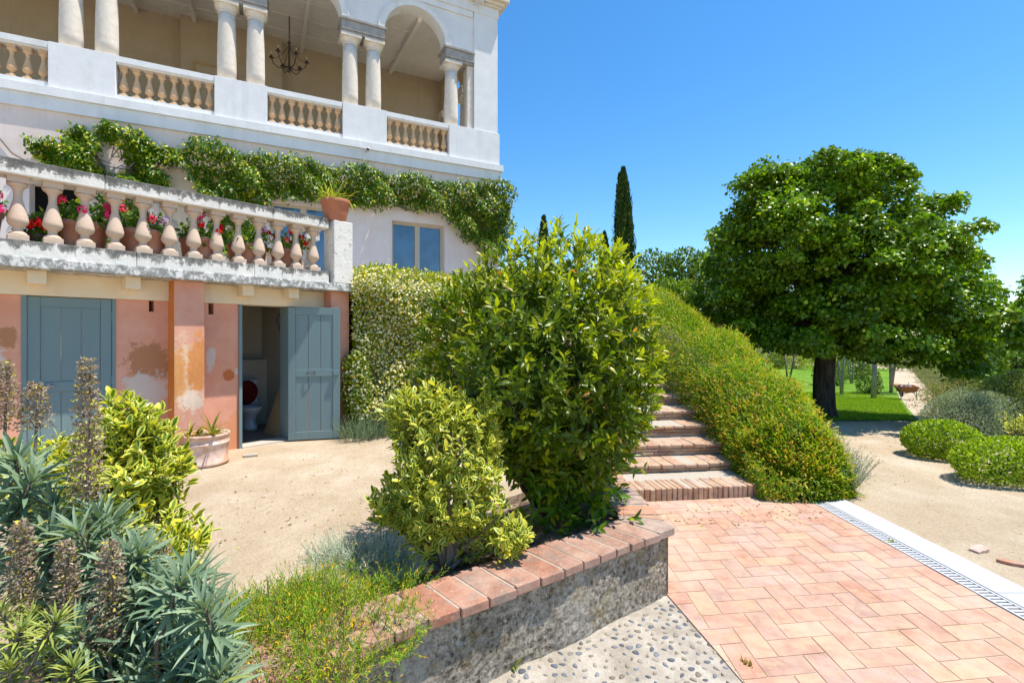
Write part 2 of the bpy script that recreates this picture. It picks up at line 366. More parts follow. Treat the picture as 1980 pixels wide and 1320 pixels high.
def scatter(name, mat, tmpl, pos, d, up, size, col, parent=None, width=1.0):
    tv, tf, te = tmpl; N = len(pos); m = len(tv)
    y = nrm(d); x = np.cross(y, up); bad = np.linalg.norm(x, axis=1) < 1e-3; x[bad] = np.cross(y[bad], np.array([0.3, 0.8, 0.1])); x = nrm(x); z = np.cross(x, y)
    size = np.broadcast_to(np.asarray(size, float), (N,))
    L = tv[None, :, :] * size[:, None, None]
    L = L * np.array([1.0, 1.0, 1.0]); L[..., 0] *= width
    V = pos[:, None, :] + L[..., 0:1] * x[:, None, :] + L[..., 1:2] * y[:, None, :] + L[..., 2:3] * z[:, None, :]
    V = V.reshape(-1, 3).astype(np.float32)
    lens = np.array([len(f) for f in tf]); flat = np.concatenate([np.array(f) for f in tf])
    loops = (flat[None, :] + (np.arange(N) * m)[:, None]).ravel().astype(np.int32)
    starts = np.concatenate([[0], np.cumsum(np.tile(lens, N))[:-1]]).astype(np.int32)
    me = bpy.data.meshes.new(name)
    me.vertices.add(N * m); me.vertices.foreach_set('co', V.ravel())
    me.loops.add(len(loops)); me.loops.foreach_set('vertex_index', loops)
    me.polygons.add(N * len(tf)); me.polygons.foreach_set('loop_start', starts)
    me.update(calc_edges=True)
    at = me.color_attributes.new('tint', 'FLOAT_COLOR', 'POINT')
    c = np.empty((N, m, 4), np.float32); c[..., :3] = np.broadcast_to(col, (N, 3))[:, None, :]; c[..., 3] = te[None, :]
    at.data.foreach_set('color', c.ravel())
    me.polygons.foreach_set('use_smooth', np.ones(N * len(tf), bool))
    me.materials.append(mat)
    o = bpy.data.objects.new(name, me); COL.objects.link(o)
    if parent: o.parent = parent
    return o

def shades(n, a, b, c=None, pc=0.0, jit=0.25):
    """per-leaf natural colour: between a and b, a share pc of young or dry leaves in c"""
    t = RNG.random((n, 1)); col = np.array(a) * (1 - t) + np.array(b) * t
    if c is not None:
        k = RNG.random(n) < pc; col[k] = np.array(c)
    return col * (1 + jit * (RNG.random((n, 1)) - 0.5) * 2)

class Lumpy:
    """radius factor over directions: a ball with soft bulges and hollows"""
    def __init__(s, n=36, amp=0.16, k=9.0): s.d = rdir(n); s.a = (RNG.random(n) - 0.4) * 2 * amp; s.k = k
    def __call__(s, d): return 1 + (np.exp(s.k * (d @ s.d.T - 1)) * s.a).sum(1)

def blob(n, c, rad, lump=None, inner=0.35, zmin=None, dirs=None):
    d = rdir(n) if dirs is None else dirs
    r = (lump(d) if lump else np.ones(len(d))) * (1 - inner * RNG.random(len(d)) ** 1.6)
    p = np.array(c) + d * np.array(rad) * r[:, None]
    nn = nrm(d / np.array(rad))
    if zmin is not None: k = p[:, 2] > zmin; p, nn = p[k], nn[k]
    return p, nn

def twigs(tips, dirs, k, length, spread, size, droop=0.0, jitter=0.25):
    """k leaves in a spiral along each twig end -> pos, dir, up, order 0 (tip) .. 1"""
    N = len(tips); i = np.arange(k); ph = i * 2.39996
    d = nrm(dirs); a = np.cross(d, rdir(N)); a = nrm(a); b = np.cross(d, a)
    rad = a[:, None, :] * np.cos(ph)[None, :, None] + b[:, None, :] * np.sin(ph)[None, :, None]
    fr = (i / max(k - 1, 1))
    sp = np.radians(spread[0] + (spread[1] - spread[0]) * fr)
    ld = d[:, None, :] * np.cos(sp)[None, :, None] + rad * np.sin(sp)[None, :, None]
    ld = ld + RNG.normal(size=(N, k, 3)) * jitter; ld[..., 2] -= droop
    pos = tips[:, None, :] - d[:, None, :] * (fr * length)[None, :, None]
    up = d[:, None, :] + 0.3 * np.array([0, 0, 1.0]) + RNG.normal(size=(N, k, 3)) * 0.2
    sz = size * (0.58 + 0.62 * RNG.random((N, k)))
    return pos.reshape(-1, 3), ld.reshape(-1, 3), up.reshape(-1, 3), sz.ravel(), np.tile(fr, N)

def in_poly(p, poly):
    x, y = p[:, 0], p[:, 1]; r = np.zeros(len(p), bool); n = len(poly)
    for i in range(n):
        (x0, y0), (x1, y1) = poly[i], poly[(i + 1) % n]
        if y0 == y1: continue
        c = ((y0 > y) != (y1 > y)) & (x < (x1 - x0) * (y - y0) / (y1 - y0) + x0); r ^= c
    return r
def sample_poly(poly, n):
    P = np.array(poly); lo, hi = P.min(0), P.max(0); out = np.zeros((0, 2))
    while len(out) < n:
        q = lo + (hi - lo) * RNG.random((n * 2, 2)); out = np.vstack([out, q[in_poly(q, poly)]])
    return out[:n]

def limbs(base, tips, r0, r1, mat, parent, name='trunk', sway=0.12, n=7):
    mb = MB(); rr = random.Random(int(abs(base[0]) * 1000) + len(tips))
    for t in tips:
        b = Vector(base) + Vector((rr.uniform(-1, 1), rr.uniform(-1, 1), 0)) * r0 * 0.8; t = Vector(t); pts = []
        for i in range(n):
            u = i / (n - 1); p = b.lerp(t, u); w = math.sin(math.pi * u) * sway
            p += Vector((rr.uniform(-w, w), rr.uniform(-w, w), 0)) ; pts.append(p)
        mb.tube(pts, [r0 + (r1 - r0) * (i / (n - 1)) for i in range(n)], 7)
    return mb.build(name, mat, parent, True)
# ---------------------------------------------------------------- material set
M_SAND, M_GRASS, M_SOIL, M_COB = sand_mat(), grass_mat(), soil_mat(), cobble_base()
M_PINK, M_PIL, M_TEAL = pink_wall(), pilaster_pink(), paint_teal()
M_CREAM = stucco('cream_beam_paint', (0.78, 0.63, 0.43), (0.84, 0.71, 0.52), (0.58, 0.42, 0.23), 0.2)
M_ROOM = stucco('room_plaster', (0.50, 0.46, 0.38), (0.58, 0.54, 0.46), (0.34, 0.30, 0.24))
M_WHITE = stucco('white_render', (0.70, 0.69, 0.67), (0.77, 0.765, 0.745), (0.55, 0.53, 0.49), 0.3)
M_ROSE = stucco('pale_rose_render', (0.70, 0.575, 0.51), (0.76, 0.655, 0.595), (0.60, 0.49, 0.42), 0.18)
M_LOGGIA = stucco('loggia_tan_plaster', (0.47, 0.37, 0.25), (0.52, 0.415, 0.285), None, 0.15)
M_CEIL = stucco('ceiling_boards', (0.73, 0.69, 0.63), (0.79, 0.75, 0.695), None, 0.1)
M_STONE = stucco('pale_limestone', (0.64, 0.55, 0.45), (0.75, 0.68, 0.58), (0.58, 0.43, 0.29), 0.5, 7)
M_DSTONE = stucco('grey_weathered_stone', (0.27, 0.26, 0.245), (0.42, 0.39, 0.355), (0.16, 0.145, 0.13), 0.5, 7)
M_OCHRE = stucco('ochre_terracotta', (0.56, 0.35, 0.19), (0.66, 0.45, 0.27), (0.62, 0.50, 0.36), 0.2, 6)
M_BALU = stucco('pinkish_cast_stone', (0.55, 0.41, 0.30), (0.62, 0.48, 0.365), (0.46, 0.33, 0.235), 0.35, 6)
M_RAIL = weathered('limewashed_rail', 0.50, 0.8, z0=3.35, z1=3.50)
M_BASE = weathered('limewashed_plinth', 0.53, 0.75, z0=2.50, z1=2.66)
M_PIER = weathered('limewashed_pier', 0.575, 0.7)
M_SLAB = weathered('lichened_slab', 0.455, 0.72, (0.74, 0.72, 0.67), (0.13, 0.13, 0.12))
M_TC = terracotta('terracotta_pot', (0.50, 0.205, 0.115), (0.58, 0.42, 0.34), 0.35)
M_TCW = terracotta('bleached_terracotta', (0.58, 0.33, 0.21), (0.72, 0.62, 0.56), 0.9)
M_TCR = terracotta('red_terracotta', (0.48, 0.17, 0.085), (0.50, 0.30, 0.22), 0.3)
M_BRICK = cap_mat()
M_TILE = tiles_mat('clay_paver', 0.42)
M_CAP = cap_mat()
M_JOINT = plain('sandy_mortar', (0.47, 0.36, 0.27), 0.95, 0.1, 0.25, 30, 0.4)
M_MORTAR = plain('grey_mortar', (0.42, 0.37, 0.30), 0.95, 0.1, 0.2, 30, 0.5)
M_CONC = concrete_rough()
M_GRAN = plain('pale_granite', (0.47, 0.475, 0.48), 0.75, 0.3, 0.16, 130, 0.2)
M_DARK = plain('dark_void', (0.012, 0.011, 0.010), 1.0, 0.0, 0.1)
M_IRON = plain('dark_iron', (0.075, 0.055, 0.042), 0.6, 0.4, 0.3, 30, 0.2)
M_STEEL = plain('galvanised_steel', (0.30, 0.30, 0.29), 0.45, 0.5, 0.15, 30, 0.1, 0.6)
M_PORC = plain('white_porcelain', (0.76, 0.77, 0.80), 0.15, 0.5, 0.03, 4, 0)
M_SEAT = plain('dark_red_seat', (0.13, 0.012, 0.012), 0.25, 0.5, 0.1, 4, 0)
M_PLY = plain('plywood_board', (0.47, 0.31, 0.15), 0.7, 0.2, 0.12, 5, 0.1)
M_WFRAME = plain('beige_window_frame', (0.48, 0.40, 0.30), 0.5, 0.4, 0.06, 8, 0.05)
M_GLASS = glass_mat('window_glass')
M_CURT = plain('white_curtain', (0.42, 0.46, 0.55), 0.9, 0.1, 0.1, 20, 0.1)
M_BARK = bark('dark_bark', (0.030, 0.022, 0.017), (0.12, 0.092, 0.07))
M_TWIG = bark('grey_brown_stem', (0.10, 0.075, 0.05), (0.26, 0.21, 0.16))
M_PALEBARK = bark('pale_bark', (0.22, 0.20, 0.17), (0.42, 0.39, 0.34))
M_RUST = plain('rusty_steel', (0.28, 0.12, 0.05), 0.8, 0.3, 0.35, 22, 0.3)
M_BLACK = plain('black_plastic', (0.02, 0.02, 0.022), 0.4, 0.5, 0.1)
M_CAMW = plain('off_white_plastic', (0.62, 0.57, 0.48), 0.4, 0.5, 0.06)
M_FAR = plain('far_brick_building', (0.44, 0.24, 0.20), 0.9, 0.1, 0.1)
M_FARW = plain('far_pale_wall', (0.55, 0.47, 0.42), 0.9, 0.1, 0.1)

# ---------------------------------------------------------------- ground
def sstep(a, b, x): t = min(1, max(0, (x - a) / (b - a))); return t * t * (3 - 2 * t)
def gz(X, Y):
    return -0.088 * (min(Y, 21.0) - 9.0) - 0.004 * max(0, Y - 21.0) if Y > 9.0 else 0.0
def sheet(name, poly, dz, step, mat, kind='structure', zf=gz):
    """a draped sheet with a polygon outline"""
    import bmesh
    bm = bmesh.new(); bm.faces.new([bm.verts.new((x, y, 0)) for x, y in poly])
    xs = [p[0] for p in poly]; ys = [p[1] for p in poly]
    v = math.floor(min(xs) / step) * step
    while v < max(xs):
        bmesh.ops.bisect_plane(bm, geom=bm.verts[:] + bm.edges[:] + bm.faces[:], plane_co=(v, 0, 0), plane_no=(1, 0, 0)); v += step
    v = math.floor(min(ys) / step) * step
    while v < max(ys):
        bmesh.ops.bisect_plane(bm, geom=bm.verts[:] + bm.edges[:] + bm.faces[:], plane_co=(0, v, 0), plane_no=(0, 1, 0)); v += step
    for q in bm.verts: q.co.z = zf(q.co.x, q.co.y) + dz
    bmesh.ops.recalc_face_normals(bm, faces=bm.faces)
    me = bpy.data.meshes.new(name); bm.to_mesh(me); bm.free()
    if me.polygons and me.polygons[0].normal.z < 0: me.flip_normals()
    me.materials.append(mat); o = bpy.data.objects.new(name, me); COL.objects.link(o)
    return tag(o, kind=kind)

g = MB()
xs = [-400, -150, -60, -30] + [x * 2.0 for x in range(-10, 21)] + [50, 70, 100, 160, 400]
ys = [-30, -10, -4, 0] + [y * 1.5 for y in range(1, 30)] + [50, 60, 80, 120, 200, 400, 900]
for yy in ys:
    for xx in xs: g.v.append((xx, yy, gz(xx, yy))); g.c.append((1, 1, 1, 1))
nx = len(xs)
for j in range(len(ys) - 1):
    for i in range(nx - 1): g.f.append((j * nx + i, j * nx + i + 1, (j + 1) * nx + i + 1, (j + 1) * nx + i))
tag(g.build('ground', M_SAND, smooth=True), 'pale sandy gravel ground of the garden court and path', kind='structure')
lawn_poly = [(3.6, 9.7), (8.15, 9.75), (11.0, 13.5), (16.0, 20.0), (24.2, 31), (31, 40), (30, 46), (12, 46), (5.5, 14)]
tag(sheet('lawn', lawn_poly, 0.012, 1.5, M_GRASS), 'bright green mown lawn beyond the gravel path')

# ---------------------------------------------------------------- brick paving, drain strip, pebble path
ua = (math.cos(R(7.0)), math.sin(R(7.0))); ub = (math.sin(R(1.2)), math.cos(R(1.2)))
PX, PY = 0.98, 3.09
plaza = [(0.95, 4.74), (0.98, 3.09), (1.39, 0.25), (2.945, 0.25), (2.945, 4.99)]
def clip(poly, cp):
    out = poly
    for i in range(len(cp)):
        a, b = cp[i], cp[(i + 1) % len(cp)]; inp, out = out, []
        ins = lambda p: (b[0] - a[0]) * (p[1] - a[1]) - (b[1] - a[1]) * (p[0] - a[0]) >= 0
        for k in range(len(inp)):
            p, q = inp[k], inp[(k + 1) % len(inp)]
            ip, iq = ins(p), ins(q)
            if ip != iq:
                d1 = (b[0] - a[0]) * (p[1] - a[1]) - (b[1] - a[1]) * (p[0] - a[0]); d2 = (b[0] - a[0]) * (q[1] - a[1]) - (b[1] - a[1]) * (q[0] - a[0])
                t = d1 / (d1 - d2); c = (p[0] + t * (q[0] - p[0]), p[1] + t * (q[1] - p[1]))
            if ip:
                out.append(p)
                if not iq: out.append(c)
            elif iq: out.append(c)
        if not out: return []
    return out
rr = random.Random(4)
tm = MB(); w = 0.132
cols = [(0.53, 0.30, 0.20), (0.55, 0.335, 0.21), (0.53, 0.275, 0.19), (0.55, 0.355, 0.215), (0.49, 0.285, 0.21), (0.535, 0.32, 0.22), (0.52, 0.26, 0.165), (0.475, 0.295, 0.225)]
for i in range(-40, 50):
    for j in range(-40, 50):
        r = (i - j) % 4
        if r == 0: cell = (i, j, i + 2, j + 1)
        elif r == 2: cell = (i, j - 1, i + 1, j + 1)
        else: continue
        gp = 0.0028
        q = [(cell[0] * w + gp, cell[1] * w + gp), (cell[2] * w - gp, cell[1] * w + gp), (cell[2] * w - gp, cell[3] * w - gp), (cell[0] * w + gp, cell[3] * w - gp)]
        jx, jy = rr.uniform(-.0018, .0018), rr.uniform(-.0018, .0018)
        q = [(PX + (a + jx + rr.uniform(-.001, .001)) * ua[0] + (b + jy + rr.uniform(-.001, .001)) * ub[0], PY + (a + jx) * ua[1] + (b + jy) * ub[1]) for a, b in q]
        q = clip(q, plaza)
        if len(q) < 3: continue
        A = abs(sum(q[k][0] * q[(k + 1) % len(q)][1] - q[(k + 1) % len(q)][0] * q[k][1] for k in range(len(q)))) / 2
        if A < 0.0015: continue
        c = rr.choice(cols); s = rr.uniform(0.86, 1.0); sx, sy = rr.uniform(-.006, .006), rr.uniform(-.006, .006)
        mx, my = q[0]
        tm.prism(q, 0.002, lambda x, y, sx=sx, sy=sy, mx=mx, my=my: 0.013 + sx * (x - mx) + sy * (y - my), (c[0] * s, c[1] * s, c[2] * s, 1))
po = tm.build('brick_paving', M_TILE, bevel=0.0026, seg=2)
tag(po, 'salmon clay pavers laid in herringbone before the steps', kind='structure')
sheet('paving_joints', plaza, 0.0095, 1.0, M_JOINT)
# granite edging and slotted drain
ge = MB()
for k in range(6):
    y1 = 5.02 - k * 0.97; ge.box(3.07, 3.31, y1 - 0.966, y1, -0.05, 0.020 + 0.0008 * (k % 2))
ge = tag(ge.build('granite_edging', M_GRAN, bevel=0.004), 'pale granite edging strip between brick paving and gravel', kind='structure')
ds = MB(); ds.box(2.952, 2.966, 0.2, 5.0, -0.05, 0.016); ds.box(3.050, 3.066, 0.2, 5.0, -0.05, 0.016)
y = 0.22
while y < 4.98: ds.box(2.966, 3.050, y, y + 0.020, -0.04, 0.013); y += 0.036
tag(ds.build('slotted_drain', M_GRAN), 'pale slotted drain channel beside the granite edging', kind='structure')
db = MB(); db.box(2.966, 3.05, 0.2, 5.0, -0.06, 0.0055); tag(db.build('drain_bed', M_MORTAR), kind='structure')
# pebble path
peb = [(1.385, 0.25), (0.985, 3.08), (0.90, 3.05), (-2.2, 0.95), (-2.2, 0.25)]
tag(sheet('pebble_path', peb, 0.004, 0.8, M_COB), 'concrete path set with small river pebbles')
N = 900; q = sample_poly([(1.36, 0.9), (0.985, 3.02), (0.85, 2.92), (-0.6, 1.95), (-0.6, 0.9)], 9000)
keep = []
grid = {}
for p in q:
    key = (int(p[0] / 0.05), int(p[1] / 0.05)); ok = True
    for a in (-1, 0, 1):
        for b in (-1, 0, 1):
            for o in grid.get((key[0] + a, key[1] + b), []):
                if (o[0] - p[0]) ** 2 + (o[1] - p[1]) ** 2 < 0.041 ** 2: ok = False
    if ok: grid.setdefault(key, []).append(p); keep.append(p)
pm = MB(); pc = [(0.17, 0.18, 0.20), (0.21, 0.225, 0.24), (0.13, 0.145, 0.17), (0.27, 0.235, 0.175), (0.20, 0.17, 0.13), (0.33, 0.29, 0.235), (0.10, 0.11, 0.13), (0.24, 0.215, 0.18)]
for p in keep:
    a = rr.uniform(0, math.pi); L = rr.uniform(0.010, 0.0215); Wd = L * rr.uniform(0.45, 0.8); h = rr.uniform(0.002, 0.006); c = rr.choice(pc)
    vs, n = [], 10
    for (rad, z) in ((1, -0.002), (0.92, h * 0.6), (0.55, h)):
        for k in range(n):
            t = 2 * math.pi * k / n; wob = 1 + 0.12 * math.sin(3 * t + a * 5)
            x, yy = L * rad * wob * math.cos(t), Wd * rad * wob * math.sin(t)
            vs.append((p[0] + x * math.cos(a) - yy * math.sin(a), p[1] + x * math.sin(a) + yy * math.cos(a), 0.005 + z))
    fs = [(i * n + k, i * n + (k + 1) % n, (i + 1) * n + (k + 1) % n, (i + 1) * n + k) for i in range(2) for k in range(n)] + [tuple(range(2 * n, 3 * n))]
    pm.add(vs, fs, (*c, 1))
tag(pm.build('pebbles', tinted('pebble_stone', 0.7, 0.3, 0.15, 80), smooth=True), 'grey and tan river pebbles set in the path', kind='stuff')

# ---------------------------------------------------------------- low planter wall with brick cap
WA = math.atan2(0.588, 0.809); wd = (math.cos(WA), math.sin(WA)); wn_ = (wd[1], -wd[0])
WC = (0.995, 3.085)
pw = empty('planter_wall', (WC[0], WC[1], 0), WA, label='low pitted concrete planter wall capped with red bricks', cat='wall')
b = MB(); seg = 60; L = 4.6
rw = random.Random(8)
def wob(x, z): return 0.012 * math.sin(3.1 * x + 2 * z) + 0.008 * math.sin(9.3 * x - 5 * z) + rw.uniform(-.004, .004)
# rough front face as a displaced grid, then side, back
nxw, nzw = 150, 14; vs = []
for j in range(nzw + 1):
    for i in range(nxw + 1):
        x = -L + (L - 0.012) * i / nxw; z = -0.05 + 0.44 * j / nzw
        vs.append((x, wob(x, z) + 0.012, z))
fs = [(j * (nxw + 1) + i, j * (nxw + 1) + i + 1, (j + 1) * (nxw + 1) + i + 1, (j + 1) * (nxw + 1) + i) for j in range(nzw) for i in range(nxw)]
b.add(vs, fs); b.box(-L, -0.012, 0.03, 0.22, -0.05, 0.389)
b.build('wall_body', M_CONC, pw)
sb = MB(); sb.prism([(-0.012, 0.0), (0.0, 0.02)] + [( -0.02 + 0.62 * 0.0, 0.4)], -0.05, 0.388)
# second arm running back to the steps
ang2 = math.atan2(1.78, -0.085) - WA
def rot(x, y, a): return (x * math.cos(a) - y * math.sin(a), x * math.sin(a) + y * math.cos(a))
arm = MB(); q = [rot(0.0, 0.004, ang2), rot(1.76, 0.004, ang2), rot(1.76, 0.24, ang2), rot(0.05, 0.24, ang2)]
arm.prism(q, -0.05, 0.388); a_ = arm.build('wall_body', M_CONC, pw); fix_normals(a_)
cp = MB(); x = -0.0; k = 0
bc = [(0.45, 0.235, 0.155), (0.42, 0.20, 0.125), (0.48, 0.265, 0.18), (0.38, 0.19, 0.125), (0.45, 0.25, 0.175)]
rc = random.Random(12)
# corner brick (wedge), then bricks along the front
def capbrick(mb, poly, z0, z1, c):
    cx = sum(p[0] for p in poly) / len(poly); cy = sum(p[1] for p in poly) / len(poly)
    sx, sy = rc.uniform(-.008, .008), rc.uniform(-.008, .008)
    mb.prism(poly, z0, lambda px, py: z1 + sx * (px - cx) + sy * (py - cy), (*c, 1))
ins = rot(0.0, 0.27, 0)
e2 = rot(0.10, -0.01, ang2); e2i = rot(0.22, 0.27, ang2)
capbrick(cp, [(-0.13, -0.03), (0.02, -0.03), e2, e2i, (-0.16, 0.27)], 0.39, 0.437, (0.40, 0.31, 0.25))
x = -0.14
while x > -4.5:
    wdt = rc.uniform(0.140, 0.152) if x < -0.9 else rc.uniform(0.10, 0.145)
    of = rc.uniform(-.006, .006); tilt = rc.uniform(-.008, .008)
    c = rc.choice(bc); s = rc.uniform(0.85, 1.1)
    if x > -0.75: c = tuple(0.6 * u + 0.4 * v for u, v in zip(c, (0.38, 0.30, 0.24)))
    x1 = x - wdt
    capbrick(cp, [(x1, -0.03 + of), (x, -0.03 + of + tilt), (x - 0.03, 0.275), (x1 - 0.03, 0.275)], 0.39, 0.435 + rc.uniform(-.002, .002), tuple(u * s for u in c))
    x = x1 - 0.009
u = 0.115
while u < 1.62:
    wdt = 0.088; c = rc.choice([(0.56, 0.29, 0.16), (0.55, 0.27, 0.16), (0.42, 0.32, 0.26), (0.52, 0.29, 0.19)]); s = rc.uniform(0.88, 1.1)
    po_ = [rot(u, -0.012, ang2), rot(u + wdt, -0.012, ang2), rot(u + wdt + 0.01, 0.26, ang2), rot(u + 0.01, 0.26, ang2)]
    if u < 0.22: po_[3] = rot(0.235, 0.26, ang2)
    capbrick(cp, po_, 0.39, 0.435 + rc.uniform(-.003, .003), tuple(v * s for v in c)); u += wdt + 0.013
c_ = cp.build('brick_cap', M_CAP, pw, bevel=0.0045); fix_normals(c_)
mj = MB(); mj.prism([(-4.5, -0.012), (-0.01, -0.012), rot(0.1, 0.008, ang2), rot(0.2, 0.255, ang2), (-0.15, 0.255), (-4.5, 0.255)], 0.389, 0.4315)
mj.prism([rot(0.1, 0.006, ang2), rot(1.66, 0.006, ang2), rot(1.66, 0.245, ang2), rot(0.2, 0.245, ang2)], 0.3895, 0.431)
mj_ = mj.build('cap_mortar', M_MORTAR, pw); fix_normals(mj_)

# planting bed soil behind the wall: high at the wall, sinking to the court
def wl2(x, y):  # world -> wall local
    dx, dy = x - WC[0], y - WC[1]; return dx * wd[0] + dy * wd[1], -dx * wd[1] + dy * wd[0]
def bedz(X, Y):
    lx, ly = wl2(X, Y)
    far = 1.05 + 0.25 * math.sin(lx * 1.7) + max(0, lx + 0.9) * 0.9
    return -0.04 + 0.42 * (1 - sstep(0.35, far + 0.45, ly)) + 0.015 * math.sin(7 * X) * math.cos(6 * Y)
bed = [(-0.9 * 0 + 0.86, 3.45), (0.72, 4.75), (0.2, 4.95), (-0.5, 4.75), (-1.0, 4.2), (-1.6, 3.9), (-2.6, 3.4), (-3.6, 2.6), (-3.4, 0.4), (-2.62, 0.62), (-0.05, 2.50)]
tag(sheet('planting_bed', bed, 0.0, 0.1, M_SOIL, zf=bedz), 'brown soil of the raised planting bed')

# ---------------------------------------------------------------- terrace outbuilding
TA = math.atan2(0.751, 0.66); TO = (-3.974, 7.115, 0)
tb = empty('garden_outbuilding', TO, TA, label='pink garden outbuilding under a balustraded roof terrace', cat='outbuilding')
def TW(t, m, z=0): return (TO[0] + t * 0.66 - m * 0.751, TO[1] + t * 0.751 + m * 0.66, z)
wm = MB()
def wallbox(t0, t1, z0, z1): wm.box(t0, t1, 0, 0.28, z0, z1)
wallbox(-7.0, -2.262, -0.1, 2.098)
wallbox(-1.439, -1.097, -0.1, 2.098); wallbox(-1.097, -1.042, -0.1, 1.955); wallbox(-1.042, -0.89, -0.1, 2.098)
wallbox(-0.54, -0.415, -0.1, 2.098); wallbox(-0.415, -0.351, -0.1, 1.943); wallbox(-0.351, -0.028, -0.1, 2.098)
wallbox(0.74, 1.26, -0.1, 2.098)
wm.box(-0.89, -0.54, 0.0, 0.28, -0.1, 2.36)
wm.build('wall', M_PINK, tb)
ew = MB(); ew.box(1.26, 1.58, 0, 4.4, -0.1, 2.36); ew.build('wall', M_PINK, tb)
for a_, c_, z_ in ((-1.10, -1.04, 1.95), (-0.418, -0.348, 1.94)):
    vd = MB(); vd.box(a_, c_, 0.2, 0.27, z_, 2.098); vd.build('vent_hole', M_DARK, tb)
for nm, t0 in (('a', -0.891), ('b', 1.263)):
    p = MB(); wdt = 0.345 if t0 < 0 else 0.318
    p.box(0, wdt, 0, 0.279, -0.1, 2.362)
    o = p.build('pilaster', M_PIL, tb, bevel=0.008); o.location = (t0, -0.28, 0)
    if t0 > 0: o.data = o.data.copy(); o.data.materials[0] = M_PINK
bm_ = MB(); bm_.box(-7, -0.893, -0.045, 0.278, 2.1, 2.36); bm_.box(-0.545, 1.261, -0.045, 0.278, 2.1, 2.36); bm_.build('lintel_beam', M_CREAM, tb)
for t in (-4.0, -3.15, -2.155, -1.31, 0.012, 0.665):
    c = MB(); c.box(t - 0.075, t + 0.075, -0.275, -0.046, 2.215, 2.362); c.build('corbel', M_CREAM, tb, bevel=0.005)
# roof slab and terrace floor
hx = Matrix.Rotation(-TA, 4, 'Z') @ Matrix.Translation(Vector((-TO[0], -TO[1], 0)))
def toT(X, Y): v = hx @ Vector((X, Y, 0)); return (v.x, v.y)
sl = MB(); slp = [(-7.2, -0.45), (1.84, -0.45), (1.84, 0.25), toT(-1.9, 9.6), toT(-0.7, 14.2), toT(-9.5, 9.8)]
sl.prism(slp, 2.362, 2.482); o = sl.build('terrace_slab', M_SLAB, tb, bevel=0.012); fix_normals(o)
# balustrade
bs = MB(); t = -7.0
for t0, t1 in ((-7.0, -5.4), (-5.4, -3.9), (-3.9, -2.62), (-2.62, -1.30), (-1.30, 0.05), (0.05, 1.17)):
    bs.box(t0 + 0.0015, t1 - 0.0015, -0.385, -0.15, 2.4835, 2.658)
bs.build('balustrade_plinth', M_BASE, tb, bevel=0.010)
rl = MB()
for t0, t1 in ((-7.0, -3.6), (-3.6, -1.60), (-1.60, 0.30), (0.30, 1.16)):
    rl.extr([(t0 + 0.001, 3.340), (t1 - 0.001, 3.340), (t1 - 0.001, 3.508), (t0 + 0.001, 3.508)], -0.40, -0.12)
rl.build('handrail', M_RAIL, tb, bevel=0.012)
pr = MB(); pr.box(1.22, 1.55, -0.448, -0.12, 2.4835, 3.488); pr.build('balustrade_pier', M_PIER, tb, bevel=0.012)

def baluster_mesh(h, w, r):
    mb = MB(); k = h
    mb.box(-w, w, -w, w, 0, 0.085 * k)
    prof = [(w * 0.98, 0.085), (w * 0.9, 0.115), (w * 0.68, 0.14), (w * 0.52, 0.15), (w * 0.50, 0.205), (w * 0.62, 0.225), (r * 0.86, 0.255), (r, 0.30), (r * 0.985, 0.335), (r * 0.90, 0.39),
            (r * 0.76, 0.47), (r * 0.60, 0.56), (r * 0.46, 0.635), (r * 0.415, 0.66), (r * 0.40, 0.69), (r * 0.43, 0.78), (r * 0.56, 0.82), (r * 0.74, 0.845), (r * 0.92, 0.86), (r * 0.96, 0.885), (r * 0.90, 0.90)]
    mb.lathe([(a, z * k) for a, z in prof], n=24)
    mb.box(-w * 1.02, w * 1.02, -w * 1.02, w * 1.02, 0.90 * k, k)
    return mb
def baluster(h, w, r, mat, parent):
    mb = baluster_mesh(h, w, r); o = mb.build('baluster', mat, parent)
    o.data.polygons.foreach_set('use_smooth', [len(p.vertices) == 4 and p.area < 0.002 and abs(p.normal.z) < 0.999 and not (p.index < 6) for p in o.data.polygons])
    b = o.modifiers.new('edge', 'BEVEL'); b.width = 0.004; b.segments = 1; b.limit_method = 'ANGLE'; b.angle_limit = R(60)
    return o
b0 = baluster(0.681, 0.083, 0.088, M_BALU, tb)
ts = [0.966 - 0.2725 * k for k in range(0, 20)]
for k, t in enumerate(ts):
    o = b0 if k == 0 else b0.copy()
    if k: COL.objects.link(o)
    o.parent = tb; o.location = (t, -0.265, 2.659)
# side balustrade at the terrace end, seen through the front one
sp = MB(); sp.box(1.30, 1.50, 0.6, 3.0, 2.4835, 2.62); sp.build('balustrade_plinth', M_BASE, tb)
sp = MB(); sp.box(1.28, 1.52, 0.6, 3.0, 3.33, 3.47); sp.build('handrail', M_RAIL, tb, bevel=0.01)
for k in range(7):
    o = b0.copy(); COL.objects.link(o); o.parent = tb; o.location = (1.40, 0.80 + k * 0.33, 2.62); o.scale = (1, 1, 1.055)

